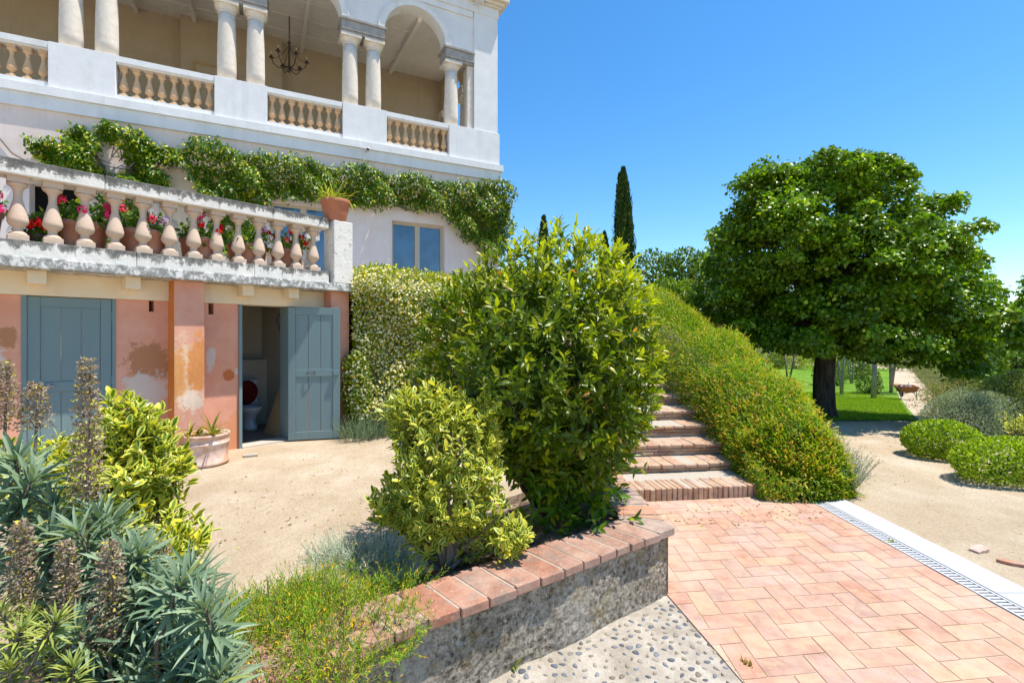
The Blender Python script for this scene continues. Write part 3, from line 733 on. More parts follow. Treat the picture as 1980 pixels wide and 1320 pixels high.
# doors: stile-and-rail leaf with three recessed boards above and below the middle rail
def door_leaf(w, h, parent, loc, rz, label):
    T = 0.042
    d = MB(); st, tr, mr, brl = 0.105, 0.115, 0.115, 0.125; mz = 0.98
    d.box(0, st, -T, 0, 0, h); d.box(w - st, w, -T, 0, 0, h)
    d.box(st + 0.001, w - st - 0.001, -T + 0.001, -0.001, 0, brl); d.box(st + 0.001, w - st - 0.001, -T + 0.001, -0.001, mz, mz + mr); d.box(st + 0.001, w - st - 0.001, -T + 0.001, -0.001, h - tr, h)
    for z0, z1 in ((brl, mz), (mz + mr, h - tr)):
        pwid = (w - 2 * st) / 3
        for k in range(3): d.box(st + k * pwid + 0.0025, st + (k + 1) * pwid - 0.0025, -T + 0.012, -0.012, z0, z1)
    o = d.build('door', M_TEAL, parent, bevel=0.003, seg=1); o.location = loc; o.rotation_euler = (0, 0, rz)
    if label: o['label'] = label
    return o
fr = MB(); fr.box(-2.262, -2.220, -0.012, 0.10, 0, 2.098); fr.box(-1.471, -1.439, -0.012, 0.10, 0, 2.098); fr.build('door_frame', M_TEAL, tb)
d1 = door_leaf(0.742, 2.075, tb, (-2.216, 0.045, 0.015), 0, 'closed grey-green plank door')
lt = MB(); lt.box(-0.04, 0.22, -0.062, -0.044, 1.035, 1.058); lt.box(0.06, 0.10, -0.055, -0.0425, 1.015, 1.08); lt.box(0.16, 0.19, -0.055, -0.0425, 1.015, 1.08); lt.tube([(0.13, -0.06, 1.046), (0.13, -0.10, 1.046)], 0.008)
lt.build('latch', M_STEEL, d1)
for z in (0.35, 1.09, 1.86):
    hg = MB(); hg.tube([(0.745, -0.050, z - 0.05), (0.745, -0.050, z + 0.05)], 0.008); hg.build('hinge', M_TEAL, d1)
fr = MB(); fr.box(-0.028, 0.014, -0.03, 0.283, 0, 2.098); fr.box(0.690, 0.739, -0.012, 0.283, 0, 2.098); fr.build('door_frame', M_TEAL, tb)
# open leaf, hinged on the right jamb and swung out
d2 = door_leaf(0.757, 2.06, tb, (0.695, -0.068, 0.02), R(-33.5), 'open weathered grey-green plank door')
d2.location = (0.668, -0.075, 0.022)
hd = MB()
hd.tube([(0.28, -0.045, 1.04), (0.30, -0.062, 1.035), (0.34, -0.066, 1.028), (0.37, -0.06, 1.034), (0.385, -0.044, 1.042)], 0.006)
hd.lathe([(0.012, 0), (0.012, 0.012)], (0.28, -0.05, 1.035), 8); hd.lathe([(0.012, 0), (0.012, 0.012)], (0.385, -0.05, 1.037), 8); hd.build('handle', M_IRON, d2)
bt = MB(); bt.box(0.66, 0.74, -0.075, -0.043, 1.0, 1.075); bt.build('bolt_box', M_TEAL, d2, bevel=0.004)
th = MB(); th.box(0.016, 0.688, -0.05, 0.27, -0.05, 0.018); th.build('door_sill', plain('worn_sill', (0.52, 0.45, 0.37)), tb)
# the room behind the open door
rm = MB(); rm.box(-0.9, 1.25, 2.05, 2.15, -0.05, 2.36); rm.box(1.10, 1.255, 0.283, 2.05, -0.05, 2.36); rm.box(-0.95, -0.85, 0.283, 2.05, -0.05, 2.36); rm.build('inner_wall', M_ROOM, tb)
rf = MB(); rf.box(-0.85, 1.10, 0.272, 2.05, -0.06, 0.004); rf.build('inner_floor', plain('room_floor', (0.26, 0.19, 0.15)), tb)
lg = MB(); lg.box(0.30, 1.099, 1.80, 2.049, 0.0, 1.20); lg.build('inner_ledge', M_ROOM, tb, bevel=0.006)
to = empty('toilet', TW(0.66, 1.45, 0.004), TA, label='white toilet with raised dark red seat inside the dark doorway', cat='toilet')
def ell(cx, cy, a, b2, z, n=20): return [(cx + a * math.cos(2 * math.pi * k / n), cy + b2 * math.sin(2 * math.pi * k / n), z) for k in range(n)]
def loft(rings, mb, cap=True):
    n = len(rings[0]); vs = [p for r_ in rings for p in r_]
    fs = [(i * n + k, i * n + (k + 1) % n, (i + 1) * n + (k + 1) % n, (i + 1) * n + k) for i in range(len(rings) - 1) for k in range(n)]
    if cap: fs += [tuple(range(n - 1, -1, -1)), tuple(range((len(rings) - 1) * n, len(rings) * n))]
    mb.add(vs, fs); return mb
bw = loft([ell(0, 0, 0.125, 0.20, 0), ell(0, 0, 0.115, 0.18, 0.06), ell(0, 0.01, 0.09, 0.14, 0.14), ell(0, -0.02, 0.10, 0.16, 0.24), ell(0, -0.06, 0.16, 0.22, 0.33), ell(0, -0.07, 0.18, 0.24, 0.385), ell(0, -0.07, 0.182, 0.242, 0.40),
           ell(0, -0.07, 0.14, 0.20, 0.40), ell(0, -0.07, 0.12, 0.17, 0.34)], MB()); bw.build('bowl', M_PORC, to, True)
tk = MB(); tk.box(-0.20, 0.20, 0.16, 0.33, 0.40, 0.80); tk.build('tank', M_PORC, to, bevel=0.025, seg=3)
tl = MB(); tl.box(-0.212, 0.212, 0.148, 0.338, 0.801, 0.835); tl.build('tank_lid', M_PORC, to, bevel=0.012)
se = MB(); rg = []
for k in range(24):
    a = 2 * math.pi * k / 24; rg.append((0.185 * math.cos(a), 0.63 + 0.215 * math.sin(a)))
se.extr(rg, 0.105, 0.135); se_ = se.build('seat_lid', M_SEAT, to, bevel=0.008); fix_normals(se_)
bd = MB()
P0, P1, P2, P3 = (0.66, 0.86, 0.006), (0.70, 0.30, 0.006), (1.06, 0.42, 1.46), (1.06, 0.62, 1.46)
nb = Vector((0.03, 0, 0.006))
bd.add([P0, P1, P2, P3] + [tuple(Vector(p) + nb) for p in (P0, P1, P2, P3)], [(0, 1, 2, 3), (7, 6, 5, 4), (0, 4, 5, 1), (1, 5, 6, 2), (2, 6, 7, 3), (3, 7, 4, 0)])
o = bd.build('wooden_board', M_PLY); o.location = TO; o.rotation_euler = (0, 0, TA); fix_normals(o)
tag(o, 'tapered plywood board leaning on the wall inside the doorway', 'board')
hs = MB(); hs.tube([(0.86, 0.36, 2.05), (0.80, 0.32, 2.02), (0.70, 0.31, 1.99), (0.655, 0.31, 1.93), (0.66, 0.31, 1.84), (0.70, 0.32, 1.74), (0.76, 0.34, 1.62), (0.78, 0.36, 1.40)], 0.016, 8)
o = hs.build('black_hose', M_BLACK, None, True); o.location = TO; o.rotation_euler = (0, 0, TA); tag(o, 'black hose curving beside the open doorway jamb', 'hose')
# ---------------------------------------------------------------- villa
HA = math.atan2(0.451, 0.893); HO = (-1.82, 13.9, 0)
hv = empty('villa', HO, HA, label='white arcaded villa with balustraded loggia above the terrace', cat='house')
def HW(t, m, z=0): return (HO[0] + t * math.cos(HA) - m * math.sin(HA), HO[1] + t * math.sin(HA) + m * math.cos(HA), z)
wl_ = MB(); F, Bk = 0.03, 0.38
OP = [(-8.95, -8.05, 2.4, 4.75), (-4.56, -3.05, 2.5, 4.93), (-1.60, -0.10, 3.1, 4.78)]
t = -15.0
for (a, c, z0, z1) in OP:
    wl_.box(t, a, F, Bk, 0, 6.27); wl_.box(a, c, F, Bk, 0, z0); wl_.box(a, c, F, Bk, z1, 6.27); t = c
wl_.box(t, 1.60, F, Bk, 0, 6.27); wl_.box(1.25, 1.60, Bk, 9.0, 0, 6.27)
wl_.build('wall', M_ROSE, hv)
sc = MB()
sc.box(-15, 1.655, -0.035, 0.35, 6.272, 6.548)
sc.box(1.20, 1.655, 0.35, 9.0, 6.272, 6.548); sc.build('string_course', M_WHITE, hv)
sc = MB(); sc.box(-15, 1.71, -0.09, 0.36, 6.55, 6.738); sc.box(1.2, 1.69, 0.36, 9.0, 6.55, 6.738); sc.build('string_course', M_WHITE, hv, bevel=0.006)
lf = MB(); lf.box(-15, 1.6, 0.362, 4.6, 6.5, 6.70); lf.build('loggia_floor', M_LOGGIA, hv)
PI_ = [(-14.6, -10.6), (-8.656, -7.557), (-5.725, -4.622), (-2.873, -1.743), (0.031, 1.62)]
for a, c in PI_:
    p = MB(); p.box(a, c, 0, 0.42, 6.7395, 7.70); p.build('parapet_pier', M_WHITE, hv, bevel=0.006)
BAYS = [(-10.6, -8.656), (-7.557, -5.725), (-4.622, -2.873), (-1.743, 0.031)]
h0 = None
for a, c in BAYS:
    p = MB(); p.box(a + 0.001, c - 0.001, 0.04, 0.36, 6.7395, 6.868); p.build('balustrade_plinth', M_WHITE, hv)
    p = MB(); p.box(a + 0.001, c - 0.001, 0.03, 0.37, 7.572, 7.70); p.box(a + 0.001, c - 0.001, 0.06, 0.34, 7.545, 7.571); p.build('handrail', M_WHITE, hv, bevel=0.006)
    n = 8
    for k in range(n):
        if h0 is None: h0 = baluster(0.676, 0.072, 0.086, M_OCHRE, hv); o = h0
        else: o = h0.copy(); COL.objects.link(o); o.parent = hv
        o.location = (a + (c - a) * (k + 0.5) / n, 0.19, 6.8685)
# columns
CT = [-11.29, -10.69, -8.36, -7.76, -5.49, -4.88, -2.655, -2.05, 0.18]
cm = MB(); prof = [(0.205, 0), (0.205, 0.3), (0.203, 0.6), (0.197, 0.95), (0.187, 1.30), (0.176, 1.62)]
cm.lathe(prof, n=28); c0 = cm.build('column', M_STONE, hv, True)
cp_ = MB(); cp_.lathe([(0.176, 0), (0.192, 0.012), (0.192, 0.03), (0.182, 0.04), (0.19, 0.07), (0.235, 0.13), (0.25, 0.15), (0.25, 0.16)], n=28); cp_.box(-0.26, 0.26, -0.26, 0.26, 0.161, 0.235)
k0 = cp_.build('capital', M_STONE, c0); k0.location = (0, 0, 1.62)
k0.data.polygons.foreach_set('use_smooth', [p.area < 0.004 for p in k0.data.polygons])
c0.location = (CT[0], 0.28, 7.7005)
for t in CT[1:]:
    o = dup(c0, hv, (t, 0.28, 7.7005))
hcol = MB(); hcol.box(0.62, 0.80, 0.10, 0.46, 7.70, 9.556); hcol.build('half_pilaster', M_STONE, hv, bevel=0.01)
for a, c in [(-11.5, -10.45), (-8.60, -7.52), (-5.74, -4.63), (-2.90, -1.80), (-0.07, 0.815)]:
    p = MB(); p.box(a, c, -0.0, 0.56, 9.62, 9.86); p.box(a - 0.05, c + (0.05 if c < 0.5 else 0), -0.04, 0.60, 9.862, 9.93); p.box(a + 0.02, c - 0.02, 0.03, 0.53, 9.557, 9.619)
    p.build('impost', M_DSTONE, hv, bevel=0.012)
# arcade wall
def arch_wall(mb, t0, t1, zs, zt, arches, m0, m1, n=28):
    """wall between t0..t1 from zs up to zt with half-round openings (centre, radius)"""
    x = t0
    def pane(xa, za, xb, zb):
        mb.add([(xa, m0, za), (xb, m0, zb), (xb, m0, zt), (xa, m0, zt)], [(0, 1, 2, 3)]); mb.add([(xa, m1, za), (xb, m1, zb), (xb, m1, zt), (xa, m1, zt)], [(3, 2, 1, 0)])
        mb.add([(xa, m0, za), (xb, m0, zb), (xb, m1, zb), (xa, m1, za)], [(3, 2, 1, 0)])
    for (c, r) in arches:
        pane(x, zs, c - r, zs)
        for k in range(n):
            a, b = math.pi * (1 - k / n), math.pi * (1 - (k + 1) / n)
            pane(c + r * math.cos(a), zs + r * math.sin(a), c + r * math.cos(b), zs + r * math.sin(b))
        x = c + r
    pane(x, zs, t1, zs); mb.add([(t0, m0, zt), (t1, m0, zt), (t1, m1, zt), (t0, m1, zt)], [(0, 1, 2, 3)])
ARC = [(-12.4, 0.9), (-9.55, 0.88), (-6.62, 0.88), (-3.75, 0.86), (-0.925, 0.86)]
aw = MB(); arch_wall(aw, -14.6, 0.82, 9.932, 11.15, ARC, 0.10, 0.46); o = aw.build('arcade_wall', M_WHITE, hv); fix_normals(o)
def ring(c, z, r0, r1, m0, m1, n=32):
    mb = MB(); rr_ = []
    for k in range(n + 1):
        a = math.pi * k / n; ca, sa = math.cos(a), math.sin(a)
        rr_.append([(c + r0 * ca, m0, z + r0 * sa), (c + r1 * ca, m0, z + r1 * sa), (c + r1 * ca, m1, z + r1 * sa), (c + r0 * ca, m1, z + r0 * sa)])
    vs = [p for q_ in rr_ for p in q_]; fs = []
    for k in range(n):
        for j in range(4): fs.append((k * 4 + j, k * 4 + (j + 1) % 4, (k + 1) * 4 + (j + 1) % 4, (k + 1) * 4 + j))
    fs += [(0, 1, 2, 3), (n * 4 + 3, n * 4 + 2, n * 4 + 1, n * 4)]
    mb.add(vs, fs); return mb
for c, r in ARC:
    mb = ring(c, 9.933, r + 0.001, r + 0.145, 0.045, 0.10); mb2 = ring(c, 9.934, r + 0.146, r + 0.175, 0.03, 0.10); mb.add(mb2.v, mb2.f)
    o = mb.build('archivolt', M_WHITE, hv); fix_normals(o)
p = MB(); p.box(0.815, 1.575, 0.04, 0.46, 7.7005, 11.2); p.build('corner_pilaster', M_WHITE, hv, bevel=0.006)
# entablature, cornice and attic
en = MB(); en.box(-15, 1.60, 0.02, 4.8, 11.152, 11.42); en.build('entablature', M_WHITE, hv)
fb = MB(); fb.box(-15, 0.78, 0.055, 0.10, 10.98, 11.15); fb.build('frieze_band', M_WHITE, hv)
cn = MB(); cn.box(-15, 1.66, -0.05, 5.0, 11.421, 11.48); cn.box(-15, 1.74, -0.12, 5.0, 11.481, 11.57); cn.box(-15, 1.85, -0.23, 5.0, 11.571, 11.66); cn.build('cornice', M_STONE, hv, bevel=0.01)
at_ = MB(); at_.box(-15, 1.60, 0.02, 4.8, 11.661, 13.4); at_.build('attic_wall', M_WHITE, hv)
# loggia interior
rwll = MB(); rwll.box(-15, 1.2, 4.2, 4.5, 6.70, 11.15); rwll.build('rear_wall', M_LOGGIA, hv)
pj = MB(); pj.box(-6.9, -4.2, 3.9, 4.199, 6.70, 11.1); pj.build('rear_wall', M_LOGGIA, hv)
ce = MB(); ce.add([(-15, 0.46, 10.80), (1.25, 0.46, 10.80), (1.25, 4.2, 11.10), (-15, 4.2, 11.10), (-15, 0.46, 10.86), (1.25, 0.46, 10.86), (1.25, 4.2, 11.14), (-15, 4.2, 11.14)],
                  [(3, 2, 1, 0), (4, 5, 6, 7), (0, 1, 5, 4), (1, 2, 6, 5), (2, 3, 7, 6), (3, 0, 4, 7)]); o = ce.build('ceiling', M_CEIL, hv); fix_normals(o)
for t in (-11.0, -9.5, -8.0, -6.55, -5.05, -3.62, -2.15, -0.70):
    bmx = MB(); bmx.add([(t - 0.05, 0.46, 10.66), (t + 0.05, 0.46, 10.66), (t + 0.05, 4.19, 10.95), (t - 0.05, 4.19, 10.95), (t - 0.05, 0.46, 10.799), (t + 0.05, 0.46, 10.799), (t + 0.05, 4.19, 11.099), (t - 0.05, 4.19, 11.099)],
             [(3, 2, 1, 0), (4, 5, 6, 7), (0, 1, 5, 4), (1, 2, 6, 5), (2, 3, 7, 6), (3, 0, 4, 7)]); bmx.build('ceiling_beam', M_CEIL, hv)
for m in (1.4, 2.35, 3.3):
    bt = MB(); zz = 10.80 + (m - 0.46) * 0.0802; bt.box(-15, 1.2, m - 0.02, m + 0.02, zz - 0.018, zz + 0.01); bt.build('ceiling_batten', M_CEIL, hv)
# open side arcade: built in a frame turned 90 degrees about the corner
sd_ = MB(); arch_wall(sd_, 0.46, 4.2, 9.86, 11.15, [(1.22, 0.62), (2.98, 0.86)], -0.17, 0.17)
vv = sd_.v; sd_.v = [(1.32 - y, x, z) for x, y, z in vv]; o = sd_.build('side_arcade_wall', M_LOGGIA, hv); fix_normals(o)
for m in (0.72, 2.02, 4.02):
    p = MB(); p.box(1.10, 1.54, m - 0.20, m + 0.20, 9.64, 9.858); p.box(1.06, 1.58, m - 0.24, m + 0.24, 9.80, 9.859); p.build('impost', M_STONE, hv)
    if m < 4: o = dup(c0, hv, (1.32, m, 7.7005))
    else:
        p = MB(); p.box(1.15, 1.5, 3.86, 4.2, 6.7, 9.64); p.build('side_pier', M_LOGGIA, hv)
p = MB(); p.box(1.14, 1.60, 0.422, 4.2, 6.7395, 7.25); p.build('parapet_pier', M_WHITE, hv)
# windows
def window(t0, t1, z0, z1, n=2, m=0.20):
    f = MB(); fw = 0.075
    f.box(t0, t0 + fw, m, m + 0.07, z0, z1); f.box(t1 - fw, t1, m, m + 0.07, z0, z1); f.box(t0 + fw, t1 - fw, m + 0.001, m + 0.069, z1 - fw, z1); f.box(t0 + fw, t1 - fw, m + 0.001, m + 0.069, z0, z0 + fw)
    for k in range(1, n):
        c = t0 + (t1 - t0) * k / n; f.box(c - 0.07, c + 0.07, m - 0.002, m + 0.067, z0 + fw, z1 - fw)
    o = f.build('window', M_WFRAME, hv)
    p = MB(); p.box(t0 + fw, t1 - fw, m + 0.03, m + 0.04, z0 + fw, z1 - fw); p.build('pane', M_GLASS, o)
    return o
window(-1.60, -0.10, 3.1, 4.78); window(-4.56, -3.05, 2.5, 4.93)
dk = MB(); dk.box(-8.95, -8.05, 0.30, 0.36, 2.4, 4.75); dk.build('doorway', M_DARK, hv)
# round-headed niche
nc = MB(); pts = [(-6.78, 2.5)] + [(-6.42 + 0.36 * math.cos(a), 5.05 + 0.36 * math.sin(a)) for a in [math.pi * (1 - k / 14) for k in range(15)]] + [(-6.06, 2.5)]
nc.extr(pts, -0.012, 0.029); o = nc.build('niche_panel', stucco('tan_niche', (0.52, 0.41, 0.29), (0.60, 0.48, 0.35)), hv); fix_normals(o)

# things fixed to or standing in the villa
def bullet(name, loc, rz, tilt, label):
    o = empty(name, loc, rz, label=label, cat='security camera')
    b_ = MB(); b_.lathe([(0.040, 0), (0.045, 0.01), (0.045, 0.20), (0.052, 0.21), (0.052, 0.26)], n=16); q_ = b_.build('body', M_CAMW, o, True); q_.rotation_euler = (R(90 - tilt), 0, 0)
    l_ = MB(); l_.lathe([(0.036, 0.255), (0.036, 0.262)], n=16); q2 = l_.build('lens', M_BLACK, o); q2.rotation_euler = (R(90 - tilt), 0, 0)
    k_ = MB(); k_.tube([(0, 0.12, 0), (0, -0.02, 0)], 0.03, 8); k_.build('bracket', M_CAMW, o); return o
bullet('security_camera', HW(-2.30, -0.14, 6.50), 0.42, -16, 'beige bullet camera on the string course above the vine')
bullet('security_camera', HW(0.85, -0.10, 11.36), 1.15, -10, 'white bullet camera under the stone cornice of the villa')
# chandelier
ch = empty('chandelier', HW(-4.05, 2.3, 10.9), 0, label='wrought iron chandelier hanging in the loggia', cat='chandelier')
st = MB(); st.tube([(0, 0, 0.02), (0, 0, -0.72)], 0.014, 6)
for k in range(12): st.lathe([(0.010, 0), (0.026, 0.02), (0.010, 0.045)], (0, 0, -0.08 - k * 0.05), 6)
st.build('chain', M_IRON, ch)
bs_ = MB(); bs_.tube([(0, 0, -0.70), (0, 0, -1.58)], 0.030, 8); bs_.lathe([(0.02, 0), (0.055, 0.03), (0.03, 0.07)], (0, 0, -0.8), 8); bs_.lathe([(0.01, -0.1), (0.04, -0.04), (0.055, 0), (0.03, 0.05)], (0, 0, -1.55), 8); bs_.build('stem', M_IRON, ch)
for k in range(6):
    a = k * math.pi / 3 + 0.3; ca, sa = math.cos(a), math.sin(a)
    ar = MB(); ar.tube([(ca * r_, sa * r_, z_) for r_, z_ in ((0.02, -1.46), (0.15, -1.53), (0.30, -1.52), (0.42, -1.42), (0.47, -1.28))], 0.014, 6)
    ar.tube([(ca * r_, sa * r_, z_) for r_, z_ in ((0.02, -0.86), (0.16, -1.08), (0.32, -1.24), (0.46, -1.28))], 0.006, 5)
    ar.lathe([(0.02, 0), (0.07, 0.015), (0.04, 0.03), (0.03, 0.09)], (ca * 0.47, sa * 0.47, -1.28), 8); ar.build('arm', M_IRON, ch)
    cd = MB(); cd.lathe([(0.014, 0), (0.014, 0.10)], (ca * 0.47, sa * 0.47, -1.19), 6); cd.build('candle', M_CAMW, ch)
wdr = MB(); wdr.box(-6.59, -5.45, 3.84, 3.899, 6.71, 9.76); o = wdr.build('loggia_door_frame', M_PLY, hv)
wdr = MB(); wdr.box(-6.50, -5.54, 3.82, 3.839, 6.71, 9.66); wdr.build('loggia_door', M_LOGGIA, hv)
# wall lantern at the villa corner
ln = empty('wall_lantern', HW(1.80, 0.05, 5.12), HA, label='iron and glass wall lantern on the villa corner', cat='lantern')
c_ = MB()
for sx, sy in ((1, 1), (1, -1), (-1, 1), (-1, -1)): c_.tube([(0.085 * sx, 0.085 * sy, 0), (0.155 * sx, 0.155 * sy, 0.40)], 0.010, 5)
for z_, r_ in ((0, 0.085), (0.40, 0.155)):
    for a, b_ in (((1, 1), (1, -1)), ((1, -1), (-1, -1)), ((-1, -1), (-1, 1)), ((-1, 1), (1, 1))): c_.tube([(a[0] * r_, a[1] * r_, z_), (b_[0] * r_, b_[1] * r_, z_)], 0.010, 5)
c_.tube([(0, 0, -0.16), (0, 0, 0)], 0.02, 6); c_.tube([(0, 0, -0.10), (-0.10, 0.02, -0.16), (-0.20, 0.03, -0.05), (-0.20, 0.03, 0.15)], 0.012, 5); c_.build('frame', M_IRON, ln)
c_ = MB(); c_.lathe([(0.20, 0.405), (0.14, 0.47), (0.08, 0.50), (0.06, 0.55), (0.07, 0.57), (0.02, 0.61)], n=8); c_.build('cap', M_IRON, ln)
lg_ = Mat('lantern_glass', 0.05, 0.5); lg_.color((0.75, 0.80, 0.85)); lg_.b.inputs['Transmission Weight'].default_value = 0.8; lg_.b.inputs['IOR'].default_value = 1.02
c_ = MB(); c_.add([(0.08 * a, 0.08 * b_, 0.01) for a, b_ in ((1, 1), (-1, 1), (-1, -1), (1, -1))] + [(0.145 * a, 0.145 * b_, 0.39) for a, b_ in ((1, 1), (-1, 1), (-1, -1), (1, -1))],
    [(0, 1, 5, 4), (1, 2, 6, 5), (2, 3, 7, 6), (3, 0, 4, 7)]); c_.build('glass', lg_.m, ln)
# cable hanging on the wall
cb = MB(); cb.tube([HW(t_, -0.0, z_) for t_, z_ in ((-9.6, 5.62), (-9.37, 5.55), (-9.2, 5.30), (-9.0, 5.18), (-8.75, 5.02), (-8.6, 4.92), (-8.5, 4.86))], 0.012, 5)
tag(cb.build('wall_cable', M_BLACK, None, True), 'thin dark cable looping on the white wall left of the vine', 'cable')

# ---------------------------------------------------------------- upper ground, retaining wall, stairs
up = MB(); upp = [(-2.3, 8.75), (0.55, 9.35), (0.72, 13.4), (2.2, 13.4), (6.5, 13.6), (7.5, 20), (6, 60), (-60, 60), (-60, 20), (-9.5, 12.0), (-4.3, 10.6)]
up.prism(upp, -0.5, 2.35); o = up.build('upper_terrain', M_SOIL); fix_normals(o); tag(o, 'raised garden ground behind the retaining wall', kind='structure')
rt = MB(); rt.prism([(-2.62, 8.35), (-2.42, 8.28), (0.66, 9.12), (0.66, 9.36), (-2.3, 8.7)], -0.2, 2.42); o = rt.build('retaining_wall', M_ROSE); fix_normals(o)
tag(o, 'plastered retaining wall hidden under white flowering jasmine', 'wall')
stp = empty('brick_staircase', (1.299, 4.787, 0), R(7.3), label='curving flight of worn brick steps beside the green mound', cat='staircase')
YF = [0.0, 0.56, 0.94, 1.36, 1.78, 2.36]; ZT = [0.131, 0.215, 0.345, 0.489, 0.607, 0.735]
while ZT[-1] < 2.30: YF.append(YF[-1] + 0.46); ZT.append(ZT[-1] + 0.127)
rs = random.Random(3)
bcol = [(0.51, 0.325, 0.20), (0.54, 0.36, 0.23), (0.57, 0.395, 0.26), (0.46, 0.28, 0.175), (0.54, 0.37, 0.25)]
prev = 0.0
for k, (yf, zt) in enumerate(zip(YF, ZT)):
    s_ = MB(); x0, x1 = (-0.32 if k == 0 else -0.45), 2.05
    zb = prev; yb = (YF[k + 1] if k + 1 < len(YF) else yf + 0.5)
    x = x0; dep = 0.27
    if k == 0:
        while x < x1:                       # bricks on edge
            wd_ = rs.uniform(0.043, 0.052); c = rs.choice(bcol); sc_ = rs.uniform(0.85, 1.1); dz = rs.uniform(-.007, .004); dy = rs.uniform(-.010, .010)
            s_.box(x, x + wd_, yf + dy, yf + 0.30, zb + 0.004, zt + dz, (c[0] * sc_, c[1] * sc_, c[2] * sc_, 1)); x += wd_ + 0.007
        o = s_.build('step', M_BRICK, stp, bevel=0.008)
    else:
        nose = 0.042
        while x < x1:                       # flat nosing bricks
            wd_ = rs.uniform(0.125, 0.15); c = rs.choice(bcol); sc_ = rs.uniform(0.9, 1.15); dz = rs.uniform(-.008, .005); dy = rs.uniform(-.018, .010)
            s_.box(x, x + wd_, yf - 0.012 + dy, yf + 0.36, zt - nose, zt + dz, (c[0] * sc_, c[1] * sc_, c[2] * sc_, 1)); x += wd_ + 0.008
        z = zt - nose - 0.006
        while z - 0.034 > zb - 0.01:        # thin courses under the nosing
            x = x0 - rs.uniform(0, 0.1)
            while x < x1:
                wd_ = rs.uniform(0.22, 0.3); c = rs.choice(bcol); sc_ = rs.uniform(0.75, 1.0); dy = rs.uniform(-.008, .008)
                s_.box(x, x + wd_, yf + 0.004 + dy, yf + 0.2, z - 0.034, z, (c[0] * sc_, c[1] * sc_, c[2] * sc_, 1)); x += wd_ + 0.008
            z -= 0.040
        o = s_.build('step', M_BRICK, stp, bevel=0.010)
    m_ = MB(); m_.box(x0, x1, yf + 0.02, yb + 0.2, -0.3 + zb * 0.5, zt - 0.006, None); m_.build('step_bed', M_MORTAR, o)
    prev = zt
# ---------------------------------------------------------------- pots and planters
def pot(name, r, h, mat, loc, label, cat='flower pot', group=None, taper=0.72, rim=0.16, band=False, sy=1.0):
    root = empty(name, loc, label=label, cat=cat, group=group)
    b = MB(); t = r * taper; rh = h * rim
    prof = [(t * 0.96, 0), (t, 0.012)]
    if band: prof += [(t * 1.05, 0.02), (t * 1.05, 0.045), (t * 1.01, 0.055)]
    zz = h - rh
    prof += [(t + (r * 0.93 - t) * 0.5, zz * 0.5)]
    if band: prof += [(t + (r * 0.95 - t) * 0.74, zz * 0.74), (t + (r * 0.95 - t) * 0.74 + 0.012, zz * 0.76), (t + (r * 0.95 - t) * 0.74 + 0.012, zz * 0.80), (t + (r * 0.95 - t) * 0.8, zz * 0.82)]
    prof += [(r * 0.93, zz), (r * 0.985, zz + 0.008), (r, zz + rh * 0.5), (r * 0.99, h - 0.008), (r * 0.97, h), (r * 0.88, h), (r * 0.86, h - 0.05)]
    b.lathe(prof, n=40); o = b.build('pot_body', mat, root, True); o.scale = (1, sy, 1)
    for p in o.data.polygons:
        if len(p.vertices) > 6: p.use_smooth = False
    s = MB(); s.lathe([(r * 0.865, h - 0.055), (r * 0.865, h - 0.045), (0.02, h - 0.03)], n=24); q = s.build('soil', M_SOIL, root); q.scale = (1, sy, 1)
    return root

def plant(name, base, label, cat, group=None): return empty(name, base, label=label, cat=cat, group=group)
def own(o, root): o.parent = root; o.location = tuple(-Vector(root.location)); return o

F_STRAP = foliage('strap_leaf', 0.4, 0.3)
def strap_plant(base, n, L, label, spread, cols, group=None, wid=0.5, c=(0, 0)):
    root = plant('strap_leaf_plant', base, label, 'potted plant', group)
    mb = MB(); rp = random.Random(n * 7 + int(L * 100))
    cl = [(rp.uniform(-c[0], c[0]), rp.uniform(-c[1], c[1])) for _ in range(max(1, n // 8))]
    for k in range(n):
        a = rp.uniform(0, 2 * math.pi); lean = rp.uniform(0.15, spread); ln_ = L * rp.uniform(0.5, 1.1)
        ox, oy = cl[k % len(cl)]; p = Vector((ox, oy, 0)); el = math.radians(85 - lean * 45); pts = [p.copy()]; m = 7
        for i in range(m):
            p = p + Vector((math.cos(a) * math.cos(el), math.sin(a) * math.cos(el), math.sin(el))) * ln_ / m; el -= lean * rp.uniform(0.2, 0.38); pts.append(p.copy())
        sd2 = Vector((-math.sin(a), math.cos(a), 0)); wv = [0.6, 0.95, 1, 0.95, 0.85, 0.65, 0.4, 0.03]
        c_ = rp.choice(cols); j = rp.uniform(0.8, 1.2); vs = []
        for q, w_ in zip(pts, wv):
            h_ = 0.011 * wid * 2 * w_; vs += [q - sd2 * h_ + Vector((0, 0, h_ * 0.5)), q, q + sd2 * h_ + Vector((0, 0, h_ * 0.5))]
        fs = [(i * 3 + b_, i * 3 + b_ + 1, i * 3 + b_ + 4, i * 3 + b_ + 3) for i in range(m) for b_ in (0, 1)]
        mb.add(vs, fs, (c_[0] * j, c_[1] * j, c_[2] * j, 1))
    mb.build('leaves', F_STRAP, root, True); return root

